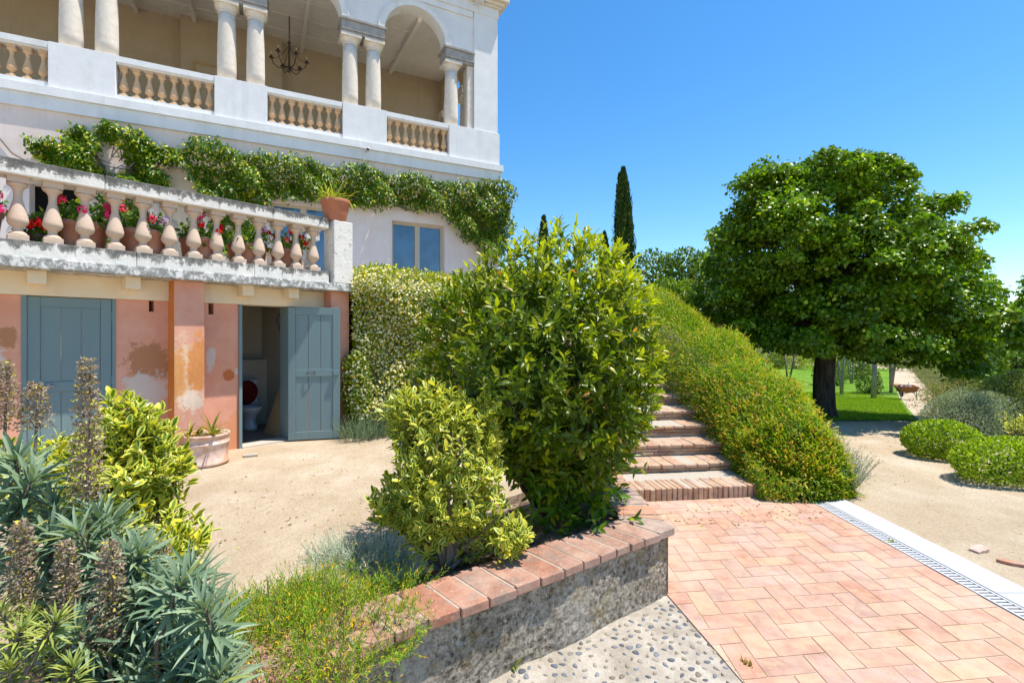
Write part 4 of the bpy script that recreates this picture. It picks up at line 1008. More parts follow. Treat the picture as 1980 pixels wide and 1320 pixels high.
# pot beside the pilaster
PB = (-3.945, 6.24, 0.0)
pot('terracotta_planter', 0.288, 0.40, M_TCW, PB, 'wide bleached terracotta pot on the gravel by the pink pilaster', taper=0.90, rim=0.10, band=True)
strap_plant((PB[0] + 0.03, PB[1], 0.36), 44, 0.33, 'thin strappy plant in the bleached pot by the pilaster', 1.1, [(0.16, 0.22, 0.03), (0.24, 0.27, 0.04), (0.12, 0.18, 0.03), (0.32, 0.20, 0.04)], c=(0.20, 0.16), wid=0.55)
PP = TW(1.33, -0.29, 3.489)
pot('terracotta_pot', 0.232, 0.35, M_TCR, PP, 'round terracotta pot on the pier at the balustrade end', taper=0.70, rim=0.22)
strap_plant((PP[0] - 0.03, PP[1], PP[2] + 0.31), 70, 0.42, 'arching spider plant in the pot on the pier', 1.15, [(0.30, 0.36, 0.06), (0.20, 0.29, 0.04), (0.38, 0.40, 0.10), (0.16, 0.25, 0.03)], c=(0.15, 0.12), wid=0.55)
lt_ = MB(); lt_.prism([(-3.62, 6.55), (-3.46, 6.62), (-3.52, 6.72), (-3.68, 6.66)], 0.004, 0.028); o = lt_.build('stone_slab', M_MORTAR); fix_normals(o)
tag(o, 'small dark flat stone behind the bleached pot', 'stone')

# geraniums in big pots along the roof terrace
F_GER = foliage('geranium_leaf', 0.5, 0.3)
M_PETAL = foliage('petal', 0.55, 0.2, 0.2, None, False)
RED, PINK, MAG, WHT, LIL = (0.62, 0.012, 0.012), (0.80, 0.06, 0.17), (0.72, 0.03, 0.22), (0.78, 0.72, 0.78), (0.55, 0.33, 0.66)
GER = [(-2.66, -0.02, 0.27, [PINK, MAG, MAG], 'pink flowered geranium at the left end of the roof balustrade'),
       (-2.12, -0.05, 0.13, [RED, RED, RED], 'bright red geranium trailing between two balusters'),
       (-1.76, 0.04, 0.27, [MAG, PINK], 'geranium with few deep pink flowers in a big pot'),
       (-1.14, 0.02, 0.28, [WHT, LIL, WHT, PINK], 'geranium with white and lilac flowers in a big pot'),
       (-0.50, 0.02, 0.26, [RED, RED, MAG], 'geranium with scattered red flowers in a big pot'),
       (0.10, 0.02, 0.27, [WHT, LIL, RED, WHT], 'geranium with mixed white, violet and red flowers'),
       (0.68, 0.02, 0.24, [RED, RED, (0.75, 0.10, 0.10)], 'red geranium in the pot nearest the balustrade pier')]
gl = ['big terracotta pot under the pink geranium', 'small dark pot of the trailing red geranium', 'big terracotta pot behind the third and fourth balusters', 'big terracotta pot under the white and lilac geranium', 'big terracotta pot under the scattered red geranium', 'big terracotta pot under the mixed white and violet geranium', 'terracotta pot nearest the balustrade pier']
for i, (t, m, r, fl, lab) in enumerate(GER):
    h = 0.50 if r > 0.2 else 0.30
    L0 = TW(t, m, 2.4835); pot('geranium_pot', r, h, M_TC if r > 0.2 else M_IRON, L0, gl[i], group='pots along the roof balustrade', taper=0.74, rim=0.14)
    c = Vector(TW(t, m - 0.04, 2.4835 + h + 0.06)); root = plant('geranium_plant', (c.x, c.y, c.z - 0.1), lab, 'geranium', 'geraniums along the roof balustrade')
    tips, dr = blob(110 if r > 0.2 else 70, c, (r * 1.05, r * 1.05, 0.20), Lumpy(14, 0.3), 0.5); dr[:, 2] += 0.5
    p, d, u, s, fr_ = twigs(tips, dr, 4, 0.06, (25, 85), 0.062)
    own(scatter('foliage', F_GER, LEAF_LIME, p, d, u, s, shades(len(p), (0.045, 0.13, 0.012), (0.12, 0.26, 0.025), (0.25, 0.34, 0.05), 0.1)), root)
    nf = 8 if r > 0.2 else 9
    fd = rdir(nf); fd[:, 2] = np.abs(fd[:, 2]) * 0.7 + 0.12; fd = nrm(fd); front = np.array([0.751, -0.66, 0]); fd = nrm(fd + front * 0.85)
    fp = np.array(c) + fd * np.array([r * 1.15, r * 1.15, 0.27])
    if i == 0: fp = np.vstack([fp, np.array(TW(-2.50, -0.41, 3.03)), np.array(TW(-2.52, -0.40, 2.91)), np.array(TW(-2.44, -0.41, 2.95))])
    if i == 1: fp[:, 2] -= 0.03
    P, D, U, SZ, CC = [], [], [], [], []
    for k, q in enumerate(fp):
        nfl = 34; dd = rdir(nfl); col = np.array(fl[k % len(fl)])
        P.append(q + dd * 0.040 * (0.8 + 0.4 * RNG.random((nfl, 1)))); D.append(np.cross(dd, rdir(nfl))); U.append(dd); SZ.append(np.full(nfl, 0.030)); CC.append(col * (0.75 + 0.5 * RNG.random((nfl, 1))))
    for P_, D_, U_, S_, C_2 in zip(P, D, U, SZ, CC): own(scatter('flower_head', M_PETAL, LEAF_LIME, P_, D_, U_, S_, C_2), root)
    stm = MB()
    for q in fp: stm.tube([tuple(c + Vector((0, 0, -0.05))), tuple((Vector(q) * 0.5 + c * 0.5) + Vector((0, 0, 0.03))), tuple(q)], 0.004, 4)
    own(stm.build('stems', F_GER, None), root)
    for v in stm.v[:1]: pass

# ---------------------------------------------------------------- laurel
F_LAUREL = foliage('laurel_leaf', 0.33, 0.40, 0.5)
LB = (0.28, 3.62, 0.30)
la = plant('laurel_bush', LB, 'tall rounded bay laurel bush in the middle of the planting bed', 'bush')
lc = np.array([0.275, 3.66, 1.40]); lr = np.array([0.88, 0.82, 1.0])
RNG = np.random.default_rng(77); lump = Lumpy(70, 0.15, 18); lump.a -= lump.a.mean()
tips, dr = blob(2700, lc, lr, lump, 0.36, 0.42)
t_ = (tips - lc) / lr; tips = lc + lr * np.sign(t_) * np.abs(t_) ** 0.97
dr = nrm(dr * 0.85 + np.array([0.08, -0.02, 0.42]) + RNG.normal(size=dr.shape) * 0.36)
p, d, u, s, f_ = twigs(tips, dr, 9, 0.12, (14, 70), 0.075, 0.0)
young = (0.29, 0.375, 0.018)  # yellow-green of fresh tips, also standing in for sunlit leaves
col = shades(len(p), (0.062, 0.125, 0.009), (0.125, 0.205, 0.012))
hi = np.clip((tips[:, 2] - 1.3) / 1.1 + (tips[:, 0] - 0.285) * 0.45, 0.24, 0.92)  # share grows towards top and right: sunlight painted into the leaf colour
sunlit_tips = np.repeat(RNG.random(len(tips)) < hi, 9) & (f_ < 0.6); col[sunlit_tips] = np.array(young) * (0.75 + 0.5 * RNG.random((sunlit_tips.sum(), 1)))
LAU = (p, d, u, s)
bro = RNG.random(len(col)) < 0.008; col[bro] = np.array((0.34, 0.20, 0.07))
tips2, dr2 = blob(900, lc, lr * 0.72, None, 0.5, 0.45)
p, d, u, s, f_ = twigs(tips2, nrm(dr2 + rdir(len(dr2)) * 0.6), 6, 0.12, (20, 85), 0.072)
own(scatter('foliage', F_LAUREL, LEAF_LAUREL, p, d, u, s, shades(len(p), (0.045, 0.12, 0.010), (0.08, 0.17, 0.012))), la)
# low leafy shoots at the foot
tips3 = np.array([0.36, 3.20, 0.62]) + RNG.normal(size=(70, 3)) * np.array([0.17, 0.08, 0.14]); dr3 = nrm(RNG.normal(size=(70, 3)) * 0.5 + np.array([0.1, -0.7, 0.35]))
p, d, u, s, f_ = twigs(tips3, dr3, 7, 0.13, (20, 75), 0.09); own(scatter('foliage', F_LAUREL, LEAF_LAUREL, p, d, u, s, shades(len(p), (0.045, 0.13, 0.010), (0.09, 0.21, 0.015), young, 0.12)), la)
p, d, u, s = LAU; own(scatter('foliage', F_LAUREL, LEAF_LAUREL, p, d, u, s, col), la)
own(limbs((0.28, 3.66, 0.28), [tuple(lc + (t - lc) * 0.86) for t in tips[::70]] + [(0.1, 3.5, 1.4), (0.45, 3.45, 1.5)], 0.030, 0.006, M_BARK, None, 'trunk'), la)

# ---------------------------------------------------------------- variegated euonymus
F_VAR = foliage('variegated_leaf', 0.34, 0.30, 0.5, margin=(0.61, 0.60, 0.11))
def euonymus(base, blobs, n, size, label, k=8):
    root = plant('variegated_shrub', base, label, 'shrub', 'yellow variegated shrubs in the bed')
    T_, D_ = [], []
    for (c, r, w_) in blobs:
        t, q = blob(int(n * w_), c, r, Lumpy(24, 0.42, 14), 0.45, bedz(c[0], c[1]) + 0.02); T_.append(t); D_.append(q)
    t = np.vstack(T_); q = np.vstack(D_); q = nrm(q * 0.6 + np.array([0, -0.03, 0.75]) + RNG.normal(size=q.shape) * 0.25)
    p, d, u, s, f = twigs(t, q, k, 0.085, (18, 78), size)
    c = shades(len(p), (0.050, 0.125, 0.020), (0.11, 0.21, 0.035)); kk = RNG.random(len(p)) < 0.16; c[kk] = np.array((0.60, 0.58, 0.08))
    own(scatter('foliage', F_VAR, LEAF_ROUND, p, d, u, s, c), root)
    own(limbs(base, [tuple(x) for x in t[::max(1, len(t) // 22)]], 0.014, 0.004, M_TWIG, None, 'stems', 0.05), root)
    return root
euonymus((-0.36, 2.62, 0.36), [((-0.38, 2.72, 0.84), (0.36, 0.30, 0.43), 0.62), ((-0.60, 2.80, 1.16), (0.13, 0.13, 0.19), 0.12), ((-0.42, 2.74, 1.18), (0.14, 0.14, 0.18), 0.12), ((-0.16, 2.78, 1.12), (0.09, 0.09, 0.22), 0.09),
     ((-0.02, 2.66, 0.56), (0.13, 0.13, 0.09), 0.05), ((-0.62, 2.72, 0.72), (0.18, 0.16, 0.14), 0.1)], 980, 0.052, 'yellow variegated shrub leaning over the brick cap beside the laurel')
euonymus((-1.75, 2.35, 0.28), [((-1.90, 2.40, 1.02), (0.22, 0.24, 0.25), 0.42), ((-1.90, 2.42, 1.18), (0.13, 0.13, 0.15), 0.14), ((-2.28, 2.36, 0.95), (0.24, 0.2, 0.20), 0.2), ((-1.88, 2.30, 0.72), (0.28, 0.2, 0.16), 0.2), ((-1.55, 2.25, 0.70), (0.13, 0.10, 0.06), 0.08), ((-1.70, 2.1, 0.66), (0.25, 0.15, 0.10), 0.1)],
     760, 0.062, 'yellow variegated shrub among the grey spires in front of the closed door')

# ---------------------------------------------------------------- grey-leaved echium with dry flower spires
F_ECH = foliage('echium_leaf', 0.6, 0.14, 0.25, None, False)
F_DRY = foliage('dry_bract', 0.9, 0.12, 0.1, None, False)
def echium(base, ros, spikes, label, seed, green=None):
    root = plant('echium_plant', base, label, 'echium', 'grey leaved echiums in the front of the bed')
    P, D, U, SZ, C = [], [], [], [], []
    for (x, y, z, ax, L, n) in ros:
        ax = nrm(np.array(ax, float)); i = np.arange(n); ph = i * 2.39996; fr = i / (n - 1)
        a = nrm(np.cross(ax, np.array([0.3, 0.5, 0.1]))); b = np.cross(ax, a)
        el = np.radians(12 + 88 * fr ** 0.9)
        rad = a * np.cos(ph)[:, None] + b * np.sin(ph)[:, None]
        D.append(ax * np.cos(el)[:, None] + rad * np.sin(el)[:, None] + RNG.normal(size=(n, 3)) * 0.08)
        P.append(np.array([x, y, z]) - ax * (fr * 0.20 * (L / 0.15))[:, None]); U.append(np.tile(ax + np.array([0, 0, 0.2]), (n, 1)))
        SZ.append(L * (0.62 + 0.5 * np.sin(np.pi * np.clip(fr * 0.8 + 0.2, 0, 1))))
        g0, g1 = ((0.105, 0.18, 0.105), (0.265, 0.35, 0.235)) if green is None else green
        C.append(shades(n, g0, g1, (0.30, 0.34, 0.10), 0.03, 0.15))
    own(scatter('leaves', F_ECH, LEAF_STRAP, np.vstack(P), np.vstack(D), np.vstack(U), np.concatenate(SZ), np.vstack(C), None, 0.66), root)
    st = MB(); bz = bedz(base[0], base[1])
    for (x, y, z, ax, L, n) in ros:
        ax = Vector(ax).normalized(); t = Vector((x, y, z)); st.tube([(base[0] * 0.7 + x * 0.3, base[1] * 0.7 + y * 0.3, base[2]), tuple(t - ax * 0.22), tuple(t)], [0.010, 0.008, 0.006], 6)
    for (x, y, z0, z1, r) in spikes: st.tube([(base[0] * 0.5 + x * 0.5, base[1] * 0.5 + y * 0.5, base[2]), (x, y, z0 - 0.1), (x + 0.01, y, z1 - 0.02)], [0.010, 0.006, 0.002], 6)
    own(st.build('stems', M_TWIG, None, True), root)
    for (x, y, z0, z1, r) in spikes:
        n = int(1900 * (z1 - z0) / 0.4); fz = RNG.random(n); a = RNG.random(n) * 2 * np.pi; whorl = np.round(fz * 17) / 17 + RNG.normal(size=n) * 0.012
        rr_ = r * (1 - 0.62 * fz ** 1.5) * (0.12 + 0.95 * RNG.random(n))
        p = np.stack([x + rr_ * np.cos(a), y + rr_ * np.sin(a), z0 + (z1 - z0) * whorl], 1)
        d = np.stack([np.cos(a), np.sin(a), 0.5 * np.ones(n)], 1) + RNG.normal(size=(n, 3)) * 0.75
        c = shades(n, (0.24, 0.17, 0.125), (0.43, 0.345, 0.275), (0.48, 0.42, 0.06), 0.10, 0.35)
        own(scatter('flower_spire', F_DRY, LEAF_SMALL, p, d, rdir(n), 0.009 + 0.008 * RNG.random(n), c), root)
    return root
rg_ = np.random.default_rng(5)
def rosettes(px, Y, L, n=56, lean=(0, -0.25)):
    out = []
    for (x, y) in px:
        yy = Y + rg_.uniform(-0.12, 0.12); X = (x - 990) / 940 * yy; z = 1.65 - (y - 648) / 940 * yy
        out.append((X, yy, z, (lean[0] + rg_.uniform(-0.45, 0.45), lean[1] + rg_.uniform(-0.3, 0.2), 0.8), L * rg_.uniform(0.85, 1.12), n))
    return out
def spire(x, y0, y1, Y, w): return ((x - 990) / 940 * Y, Y, 1.65 - (y1 - 648) / 940 * Y, 1.65 - (y0 - 648) / 940 * Y, w / 940 * Y)
echium((-1.45, 1.72, 0.33), rosettes([(215, 1020), (150, 1030), (270, 1070), (60, 930), (15, 1000), (100, 975), (30, 890), (10, 1100), (120, 1160), (200, 1110), (60, 1090), (150, 1110), (240, 1090), (100, 1040), (195, 1000)], 1.72, 0.125),
       [spire(168, 697, 960, 1.75, 28), spire(8, 700, 830, 1.85, 26), spire(68, 742, 830, 1.9, 27)], 'tallest echium with a brown dry spire before the closed door', 1)
echium((-1.10, 1.5, 0.35), rosettes([(270, 1170), (350, 1130), (250, 1150), (385, 1265), (300, 1250), (210, 1300), (255, 1315), (420, 1310), (330, 1190), (365, 1210), (295, 1130), (345, 1310), (225, 1200), (395, 1175), (280, 1225), (440, 1290), (190, 1250), (365, 1100), (150, 1220), (160, 1300), (320, 1280), (400, 1230)], 1.5, 0.112, 56, (0.25, -0.2)),
       [spire(312, 1050, 1110, 1.75, 22), spire(212, 1050, 1240, 1.5, 32)], 'spreading grey green echium at the bottom by the groundcover', 2)
echium((-1.40, 1.36, 0.33), rosettes([(40, 1220), (95, 1260), (20, 1290), (140, 1290), (60, 1190), (5, 1180), (110, 1200)], 1.40, 0.056, 58, (0, 0)), [spire(40, 1010, 1185, 1.5, 28), spire(128, 1050, 1200, 1.5, 27)],
       'yellowing echium with two short brown spires in the bottom corner', 3, ((0.17, 0.24, 0.06), (0.33, 0.36, 0.08)))

# ---------------------------------------------------------------- needle-leaved low shrubs
F_NEED = foliage('needle_leaf', 0.6, 0.2, 0.25)
F_GREY = foliage('grey_needle_leaf', 0.7, 0.15, 0.2, None, False)
def wisps(name, root_base, label, cat, spots, n, h, k, L, ca, cb, cc=None, pc=0.0, spread=0.5, mat=None, flower=None, group=None, zf=None, tmpl=None, ang=(25, 55), wild=0.2):
    """upright thin shoots clothed with needles; spots: (x, y, rx, ry) patches"""
    root = plant(name, root_base, label, cat, group)
    A = []
    for (x, y, rx, ry) in spots:
        m = max(6, int(n * rx * ry / sum(a[2] * a[3] for a in spots))); th = RNG.random(m) * 2 * np.pi; r = np.sqrt(RNG.random(m))
        o = np.stack([x + rx * r * np.cos(th), y + ry * r * np.sin(th), r], 1); A.append(np.column_stack([o, np.cos(th), np.sin(th)]))
    A = np.vstack(A); N = len(A)
    z0 = np.array([(zf or bedz)(a, b) for a, b in A[:, :2]])
    d = nrm(np.stack([A[:, 3] * A[:, 2] * spread, A[:, 4] * A[:, 2] * spread, np.ones(N)], 1) + RNG.normal(size=(N, 3)) * wild)
    hh = h * (0.55 + 0.6 * RNG.random(N)) * (1 - 0.25 * A[:, 2])
    if wild > 0.3: hh = hh * (0.85 + 0.4 * np.sin(A[:, 0] * 11 + 2 * np.sin(A[:, 1] * 9)) * np.sin(A[:, 1] * 13 + 1)) + (RNG.random(N) < 0.06) * 0.08
    tips = np.column_stack([A[:, :2], z0]) + d * hh[:, None]
    p, dd, u, s, f = twigs(tips, d, k, h * 0.75, ang, L, jitter=0.2)
    c = shades(len(p), ca, cb, cc, pc)
    own(scatter('foliage', mat or F_NEED, tmpl or LEAF_NEEDLE, p, dd, u, s, c, None, 1.6), root)
    st = MB()
    for t, q, z in zip(tips[::9], A[::9], z0[::9]): st.tube([(q[0], q[1], z - 0.01), tuple(t)], [0.003, 0.0015], 4)
    own(st.build('stems', M_TWIG, None), root)
    if flower:
        fc, nf, sz = flower; idx = RNG.integers(0, N, nf); m = 7
        fp = np.repeat(tips[idx], m, 0) + RNG.normal(size=(nf * m, 3)) * np.array([0.004, 0.004, 0.012]); own(scatter('flowers', M_PETAL, LEAF_SMALL, fp, rdir(nf * m), rdir(nf * m), sz, shades(nf * m, fc, tuple(x * 1.2 for x in fc))), root)
    return root
wisps('rosemary_groundcover', (-0.75, 2.05, 0.36), 'bright green feathery groundcover spilling over the brick cap', 'groundcover', [(-0.80, 2.05, 0.42, 0.26), (-1.0, 2.38, 0.36, 0.22), (-0.58, 2.42, 0.15, 0.12), (-0.50, 2.10, 0.08, 0.12), (-0.98, 1.85, 0.25, 0.2), (-0.66, 1.78, 0.12, 0.10), (-1.35, 2.5, 0.32, 0.22), (-1.1, 2.15, 0.25, 0.25)],
      2600, 0.19, 26, 0.022, (0.10, 0.23, 0.018), (0.20, 0.35, 0.035), (0.56, 0.40, 0.03), 0.12, 0.7, wild=0.48)
wisps('dry_groundcover', (-0.9, 2.0, 0.37), 'dry brown and yellow twiggy patches among the feathery groundcover', 'groundcover', [(-1.02, 2.02, 0.10, 0.12), (-0.72, 2.12, 0.16, 0.10), (-0.64, 1.86, 0.10, 0.12), (-0.86, 1.78, 0.10, 0.09)],
      230, 0.15, 18, 0.020, (0.26, 0.19, 0.12), (0.42, 0.33, 0.20), (0.56, 0.42, 0.04), 0.25, 0.6, F_DRY)
wisps('santolina_bush', (-0.95, 3.15, 0.2), 'silvery grey santolina at the gravel edge by the variegated shrub', 'shrub', [(-1.22, 3.56, 0.19, 0.15), (-1.02, 3.58, 0.17, 0.13)], 1100, 0.30, 34, 0.020, (0.36, 0.44, 0.36), (0.54, 0.61, 0.52), None, 0, 1.0, F_GREY, group='silvery low bushes', wild=0.35)
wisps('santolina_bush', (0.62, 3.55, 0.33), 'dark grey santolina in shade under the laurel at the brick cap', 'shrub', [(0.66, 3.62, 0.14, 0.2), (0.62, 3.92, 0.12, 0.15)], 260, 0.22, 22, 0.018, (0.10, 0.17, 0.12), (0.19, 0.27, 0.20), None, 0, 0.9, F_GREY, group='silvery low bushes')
Z0 = lambda a, b: 0.0
wisps('lavender_bush', (-2.50, 7.75, 0), 'low lavender at the foot of the open door and end pilaster', 'lavender', [(-2.46, 7.70, 0.24, 0.2), (-2.25, 7.85, 0.2, 0.18)], 420, 0.42, 30, 0.030, (0.13, 0.20, 0.10), (0.22, 0.30, 0.17), None, 0, 0.6, F_GREY, ((0.30, 0.24, 0.55), 26, 0.012), 'lavenders below the jasmine', Z0)
wisps('lavender_bush', (-2.1, 8.15, 0), 'taller feathery lavender standing before the jasmine', 'lavender', [(-2.05, 8.05, 0.26, 0.2), (-1.65, 8.15, 0.3, 0.2), (-1.3, 8.2, 0.3, 0.2)], 620, 0.85, 40, 0.034, (0.12, 0.20, 0.09), (0.20, 0.29, 0.14), None, 0, 0.35, F_GREY, ((0.30, 0.24, 0.55), 30, 0.012), 'lavenders below the jasmine', Z0)
wisps('lavender_bush', (3.45, 5.45, 0), 'grey lavender on the gravel side of the green mound', 'lavender', [(3.46, 5.25, 0.16, 0.22), (3.60, 5.65, 0.2, 0.25)], 900, 0.50, 40, 0.030, (0.13, 0.19, 0.13), (0.23, 0.31, 0.22), None, 0, 0.55, F_GREY, None, None, Z0)
# ---------------------------------------------------------------- jasmine on the retaining wall
F_JAS = foliage('jasmine_leaf', 0.42, 0.3)
ja = plant('jasmine_hedge', (-1.5, 8.5, 0), 'star jasmine thick with white blossom over the retaining wall', 'climber')
A0, A1 = np.array([-2.66, 8.10]), np.array([0.55, 8.95]); ax = nrm((A1 - A0)[None])[0]; an = np.array([ax[1], -ax[0]]); LJ = np.linalg.norm(A1 - A0)
n = 32000
u_ = RNG.random(n) * LJ; v_ = RNG.random(n) ** 0.85 * 2.55 + 0.25
bul = 0.24 * np.sin(u_ * 2.3 + 1) * np.cos(v_ * 2.0) + 0.12 * np.sin(u_ * 6.1) * np.sin(v_ * 5.3)
top = np.clip((v_ - 2.45) / 0.4, 0, 1)
off = (0.16 + bul * 0.6) * (1 - top ** 2) - RNG.random(n) ** 1.4 * 0.34 - top * RNG.random(n) * 0.8
pp = np.column_stack([A0[0] + ax[0] * u_ + an[0] * off, A0[1] + ax[1] * u_ + an[1] * off, v_ + 0.05 * np.sin(u_ * 3.0)])
dd = np.column_stack([np.full(n, an[0]), np.full(n, an[1]), np.full(n, -0.1)]) * 0.7 + np.column_stack([np.zeros(n), np.zeros(n), top * 0.9]) + RNG.normal(size=(n, 3)) * 0.55
uu = np.column_stack([np.full(n, an[0]), np.full(n, an[1]), np.full(n, 0.9)]) + RNG.normal(size=(n, 3)) * 0.4
own(scatter('foliage', F_JAS, LEAF_ROUND, pp, dd, uu, 0.055 + 0.02 * RNG.random(n), shades(n, (0.12, 0.22, 0.014), (0.26, 0.36, 0.02), (0.50, 0.48, 0.04), 0.3), None, 0.85), ja)
nf = 17000; k = RNG.integers(0, n, nf); k = k[(off[k] > -0.12 + 0.1 * RNG.random(len(k))) & (top[k] < 0.9)]
m = 5; c_ = pp[k] + np.column_stack([np.full(len(k), an[0] * 0.04), np.full(len(k), an[1] * 0.04), np.full(len(k), 0.01)])
fn = nrm(np.column_stack([np.full(len(k), an[0]), np.full(len(k), an[1]), np.full(len(k), 0.55)]) + RNG.normal(size=(len(k), 3)) * 0.4); fa = nrm(np.cross(fn, rdir(len(k)))); fb = np.cross(fn, fa)
ang = np.arange(m) * 2 * np.pi / m; fd = fa[:, None, :] * np.cos(ang)[None, :, None] + fb[:, None, :] * np.sin(ang)[None, :, None]
own(scatter('blossom', M_PETAL, LEAF_SMALL, np.repeat(c_, m, 0), fd.reshape(-1, 3), np.repeat(fn, m, 0), 0.0215, shades(len(k) * m, (0.88, 0.76, 0.42), (0.92, 0.86, 0.64))), ja)
own(limbs((-2.3, 8.3, 0), [(-2.3, 8.3, 2.2), (-1.8, 8.4, 2.3), (-1.2, 8.5, 2.2)], 0.03, 0.01, M_TWIG, None, 'stems'), ja)
sj = plant('jasmine_bush', (-2.62, 7.98, 0), 'small flowering jasmine against the end pilaster', 'climber')
t, q = blob(2300, (-2.55, 7.96, 0.75), (0.22, 0.2, 0.62), Lumpy(16, 0.25), 0.4, 0.05); n = len(t)
own(scatter('foliage', F_JAS, LEAF_ROUND, t, q + RNG.normal(size=t.shape) * 0.5, q + np.array([0, 0, 0.8]), 0.052, shades(n, (0.07, 0.16, 0.014), (0.17, 0.28, 0.025), (0.36, 0.37, 0.05), 0.2)), sj)
c_ = t[::6] + q[::6] * 0.03; fn = q[::6]; fa = nrm(np.cross(fn, rdir(len(c_)))); fb = np.cross(fn, fa); fd = fa[:, None, :] * np.cos(ang)[None, :, None] + fb[:, None, :] * np.sin(ang)[None, :, None]
own(scatter('blossom', M_PETAL, LEAF_SMALL, np.repeat(c_, m, 0), fd.reshape(-1, 3), np.repeat(fn, m, 0), 0.023, shades(len(c_) * m, (0.78, 0.72, 0.55), (0.86, 0.84, 0.74))), sj)

# ---------------------------------------------------------------- climber on the villa
F_VINE = foliage('climber_leaf', 0.36, 0.3, 0.5)
vi = plant('climbing_vine', HW(-1.5, -0.05, 2.5), 'glossy green climber running across the villa front below the string course', 'climber')
V = [(-6.47, 5.75), (-6.11, 6.12), (-5.66, 6.10), (-5.22, 5.93), (-4.59, 6.02), (-4.14, 5.95), (-3.67, 6.06), (-3.18, 5.88), (-2.42, 6.10), (-1.61, 5.93), (-1.05, 6.06), (-0.31, 5.98), (0.54, 5.98), (0.95, 6.13), (1.70, 6.25), (1.90, 6.0),
     (1.92, 4.9), (1.6, 4.0), (1.0, 4.0), (0.75, 4.35), (0.46, 4.42), (0.1, 4.80), (-0.24, 5.10), (-1.05, 5.13), (-1.47, 5.22), (-2.15, 5.02), (-2.55, 5.03), (-3.18, 5.02), (-3.67, 5.02), (-4.14, 5.03), (-4.53, 4.92), (-4.81, 4.50), (-5.0, 3.6), (-5.5, 3.5), (-5.85, 4.6), (-6.11, 5.13)]
V2 = [[(-8.95, 5.58), (-8.5, 5.60), (-8.2, 5.45), (-8.3, 5.22), (-8.7, 5.2)], [(-8.35, 5.80), (-8.15, 6.0), (-7.9, 5.85), (-7.75, 5.6), (-7.95, 5.35), (-8.3, 5.4)], [(-7.8, 6.05), (-7.62, 6.12), (-7.48, 5.95), (-7.6, 5.78)], [(-7.45, 5.85), (-7.1, 6.08), (-6.85, 5.8), (-6.9, 5.2), (-7.15, 5.1), (-7.3, 5.4)],
      [(-8.4, 5.2), (-8.0, 5.28), (-7.7, 5.1), (-7.9, 4.95), (-8.3, 5.0)], [(-6.9, 5.75), (-6.45, 5.8), (-6.4, 5.55), (-6.7, 5.45)], [(-7.6, 5.0), (-7.2, 5.1), (-6.9, 4.8), (-7.2, 4.6)], [(-6.9, 5.15), (-6.65, 5.2), (-6.7, 4.8), (-6.95, 4.8)], [(-7.9, 4.8), (-7.0, 4.8), (-6.9, 3.0), (-7.8, 3.0)]]
Q = [sample_poly(V, 19000)] + [sample_poly(a, int(1500 * max(0.2, abs(sum(a[i][0] * a[(i + 1) % len(a)][1] - a[(i + 1) % len(a)][0] * a[i][1] for i in range(len(a)))) / 2) / 0.35)) if j < 8 else sample_poly(a, 1500) for j, a in enumerate(V2)]
q = np.vstack(Q); n = len(q); q = q + RNG.normal(size=(n, 2)) * 0.055
dep = 0.28 + 0.20 * np.sin(q[:, 0] * 4.1) * np.cos(q[:, 1] * 5.3) + 0.08 * np.sin(q[:, 0] * 9.7 + q[:, 1] * 7)
cornr = np.clip((q[:, 0] - 0.8) / 0.6, 0, 1); dep = dep + 0.12 * cornr
mm = -np.maximum(0.03, dep * (1 - RNG.random(n) ** 2.0 * 0.8)) + 0.03
ca, sa = math.cos(HA), math.sin(HA)
def HWa(t, m, z): return np.column_stack([HO[0] + t * ca - m * sa, HO[1] + t * sa + m * ca, z])
pp = HWa(q[:, 0], mm, q[:, 1]); on = np.array([sa, -ca, 0])
dd = on * 0.5 + np.array([0, 0, -0.55]) + RNG.normal(size=(n, 3)) * 0.5; uu = on * 0.7 + np.array([0, 0, 0.7]) + RNG.normal(size=(n, 3)) * 0.35
own(scatter('foliage', F_VINE, LEAF_ROUND, pp, dd, uu, 0.072 + 0.04 * RNG.random(n), shades(n, (0.048, 0.13, 0.009), (0.105, 0.215, 0.013), (0.40, 0.43, 0.033), 0.16), None, 1.0), vi)
# leaves folding round the villa corner
q2 = np.column_stack([RNG.random(1500) * 0.9, 4.2 + RNG.random(1500) * 1.95]); pp = HWa(1.64 + 0.22 * RNG.random(1500), q2[:, 0] - 0.1, q2[:, 1])
own(scatter('foliage', F_VINE, LEAF_ROUND, pp, RNG.normal(size=(1500, 3)) * 0.6 + np.array([0.6, -0.2, -0.4]), RNG.normal(size=(1500, 3)) * 0.3 + np.array([0.5, -0.3, 0.7]), 0.09, shades(1500, (0.055, 0.145, 0.010), (0.12, 0.24, 0.015), (0.40, 0.43, 0.035), 0.13)), vi)
sm = MB(); rv = random.Random(21)
def vine_stem(pts, r): sm.tube([HW(t, -0.05 - rv.uniform(0, 0.05), z) for t, z in pts], r, 6)
vine_stem([(-5.2, 2.5), (-5.3, 4.2), (-5.25, 5.2), (-4.6, 5.5)], 0.03)
vine_stem([(-3.9, 5.30), (-3.3, 5.12), (-2.5, 5.20)], 0.02); vine_stem([(-2.0, 5.3), (-1.4, 5.12), (-1.0, 5.05), (-0.8, 5.2)], 0.018); vine_stem([(-2.2, 5.05), (-1.7, 5.25), (-1.2, 5.2)], 0.015)
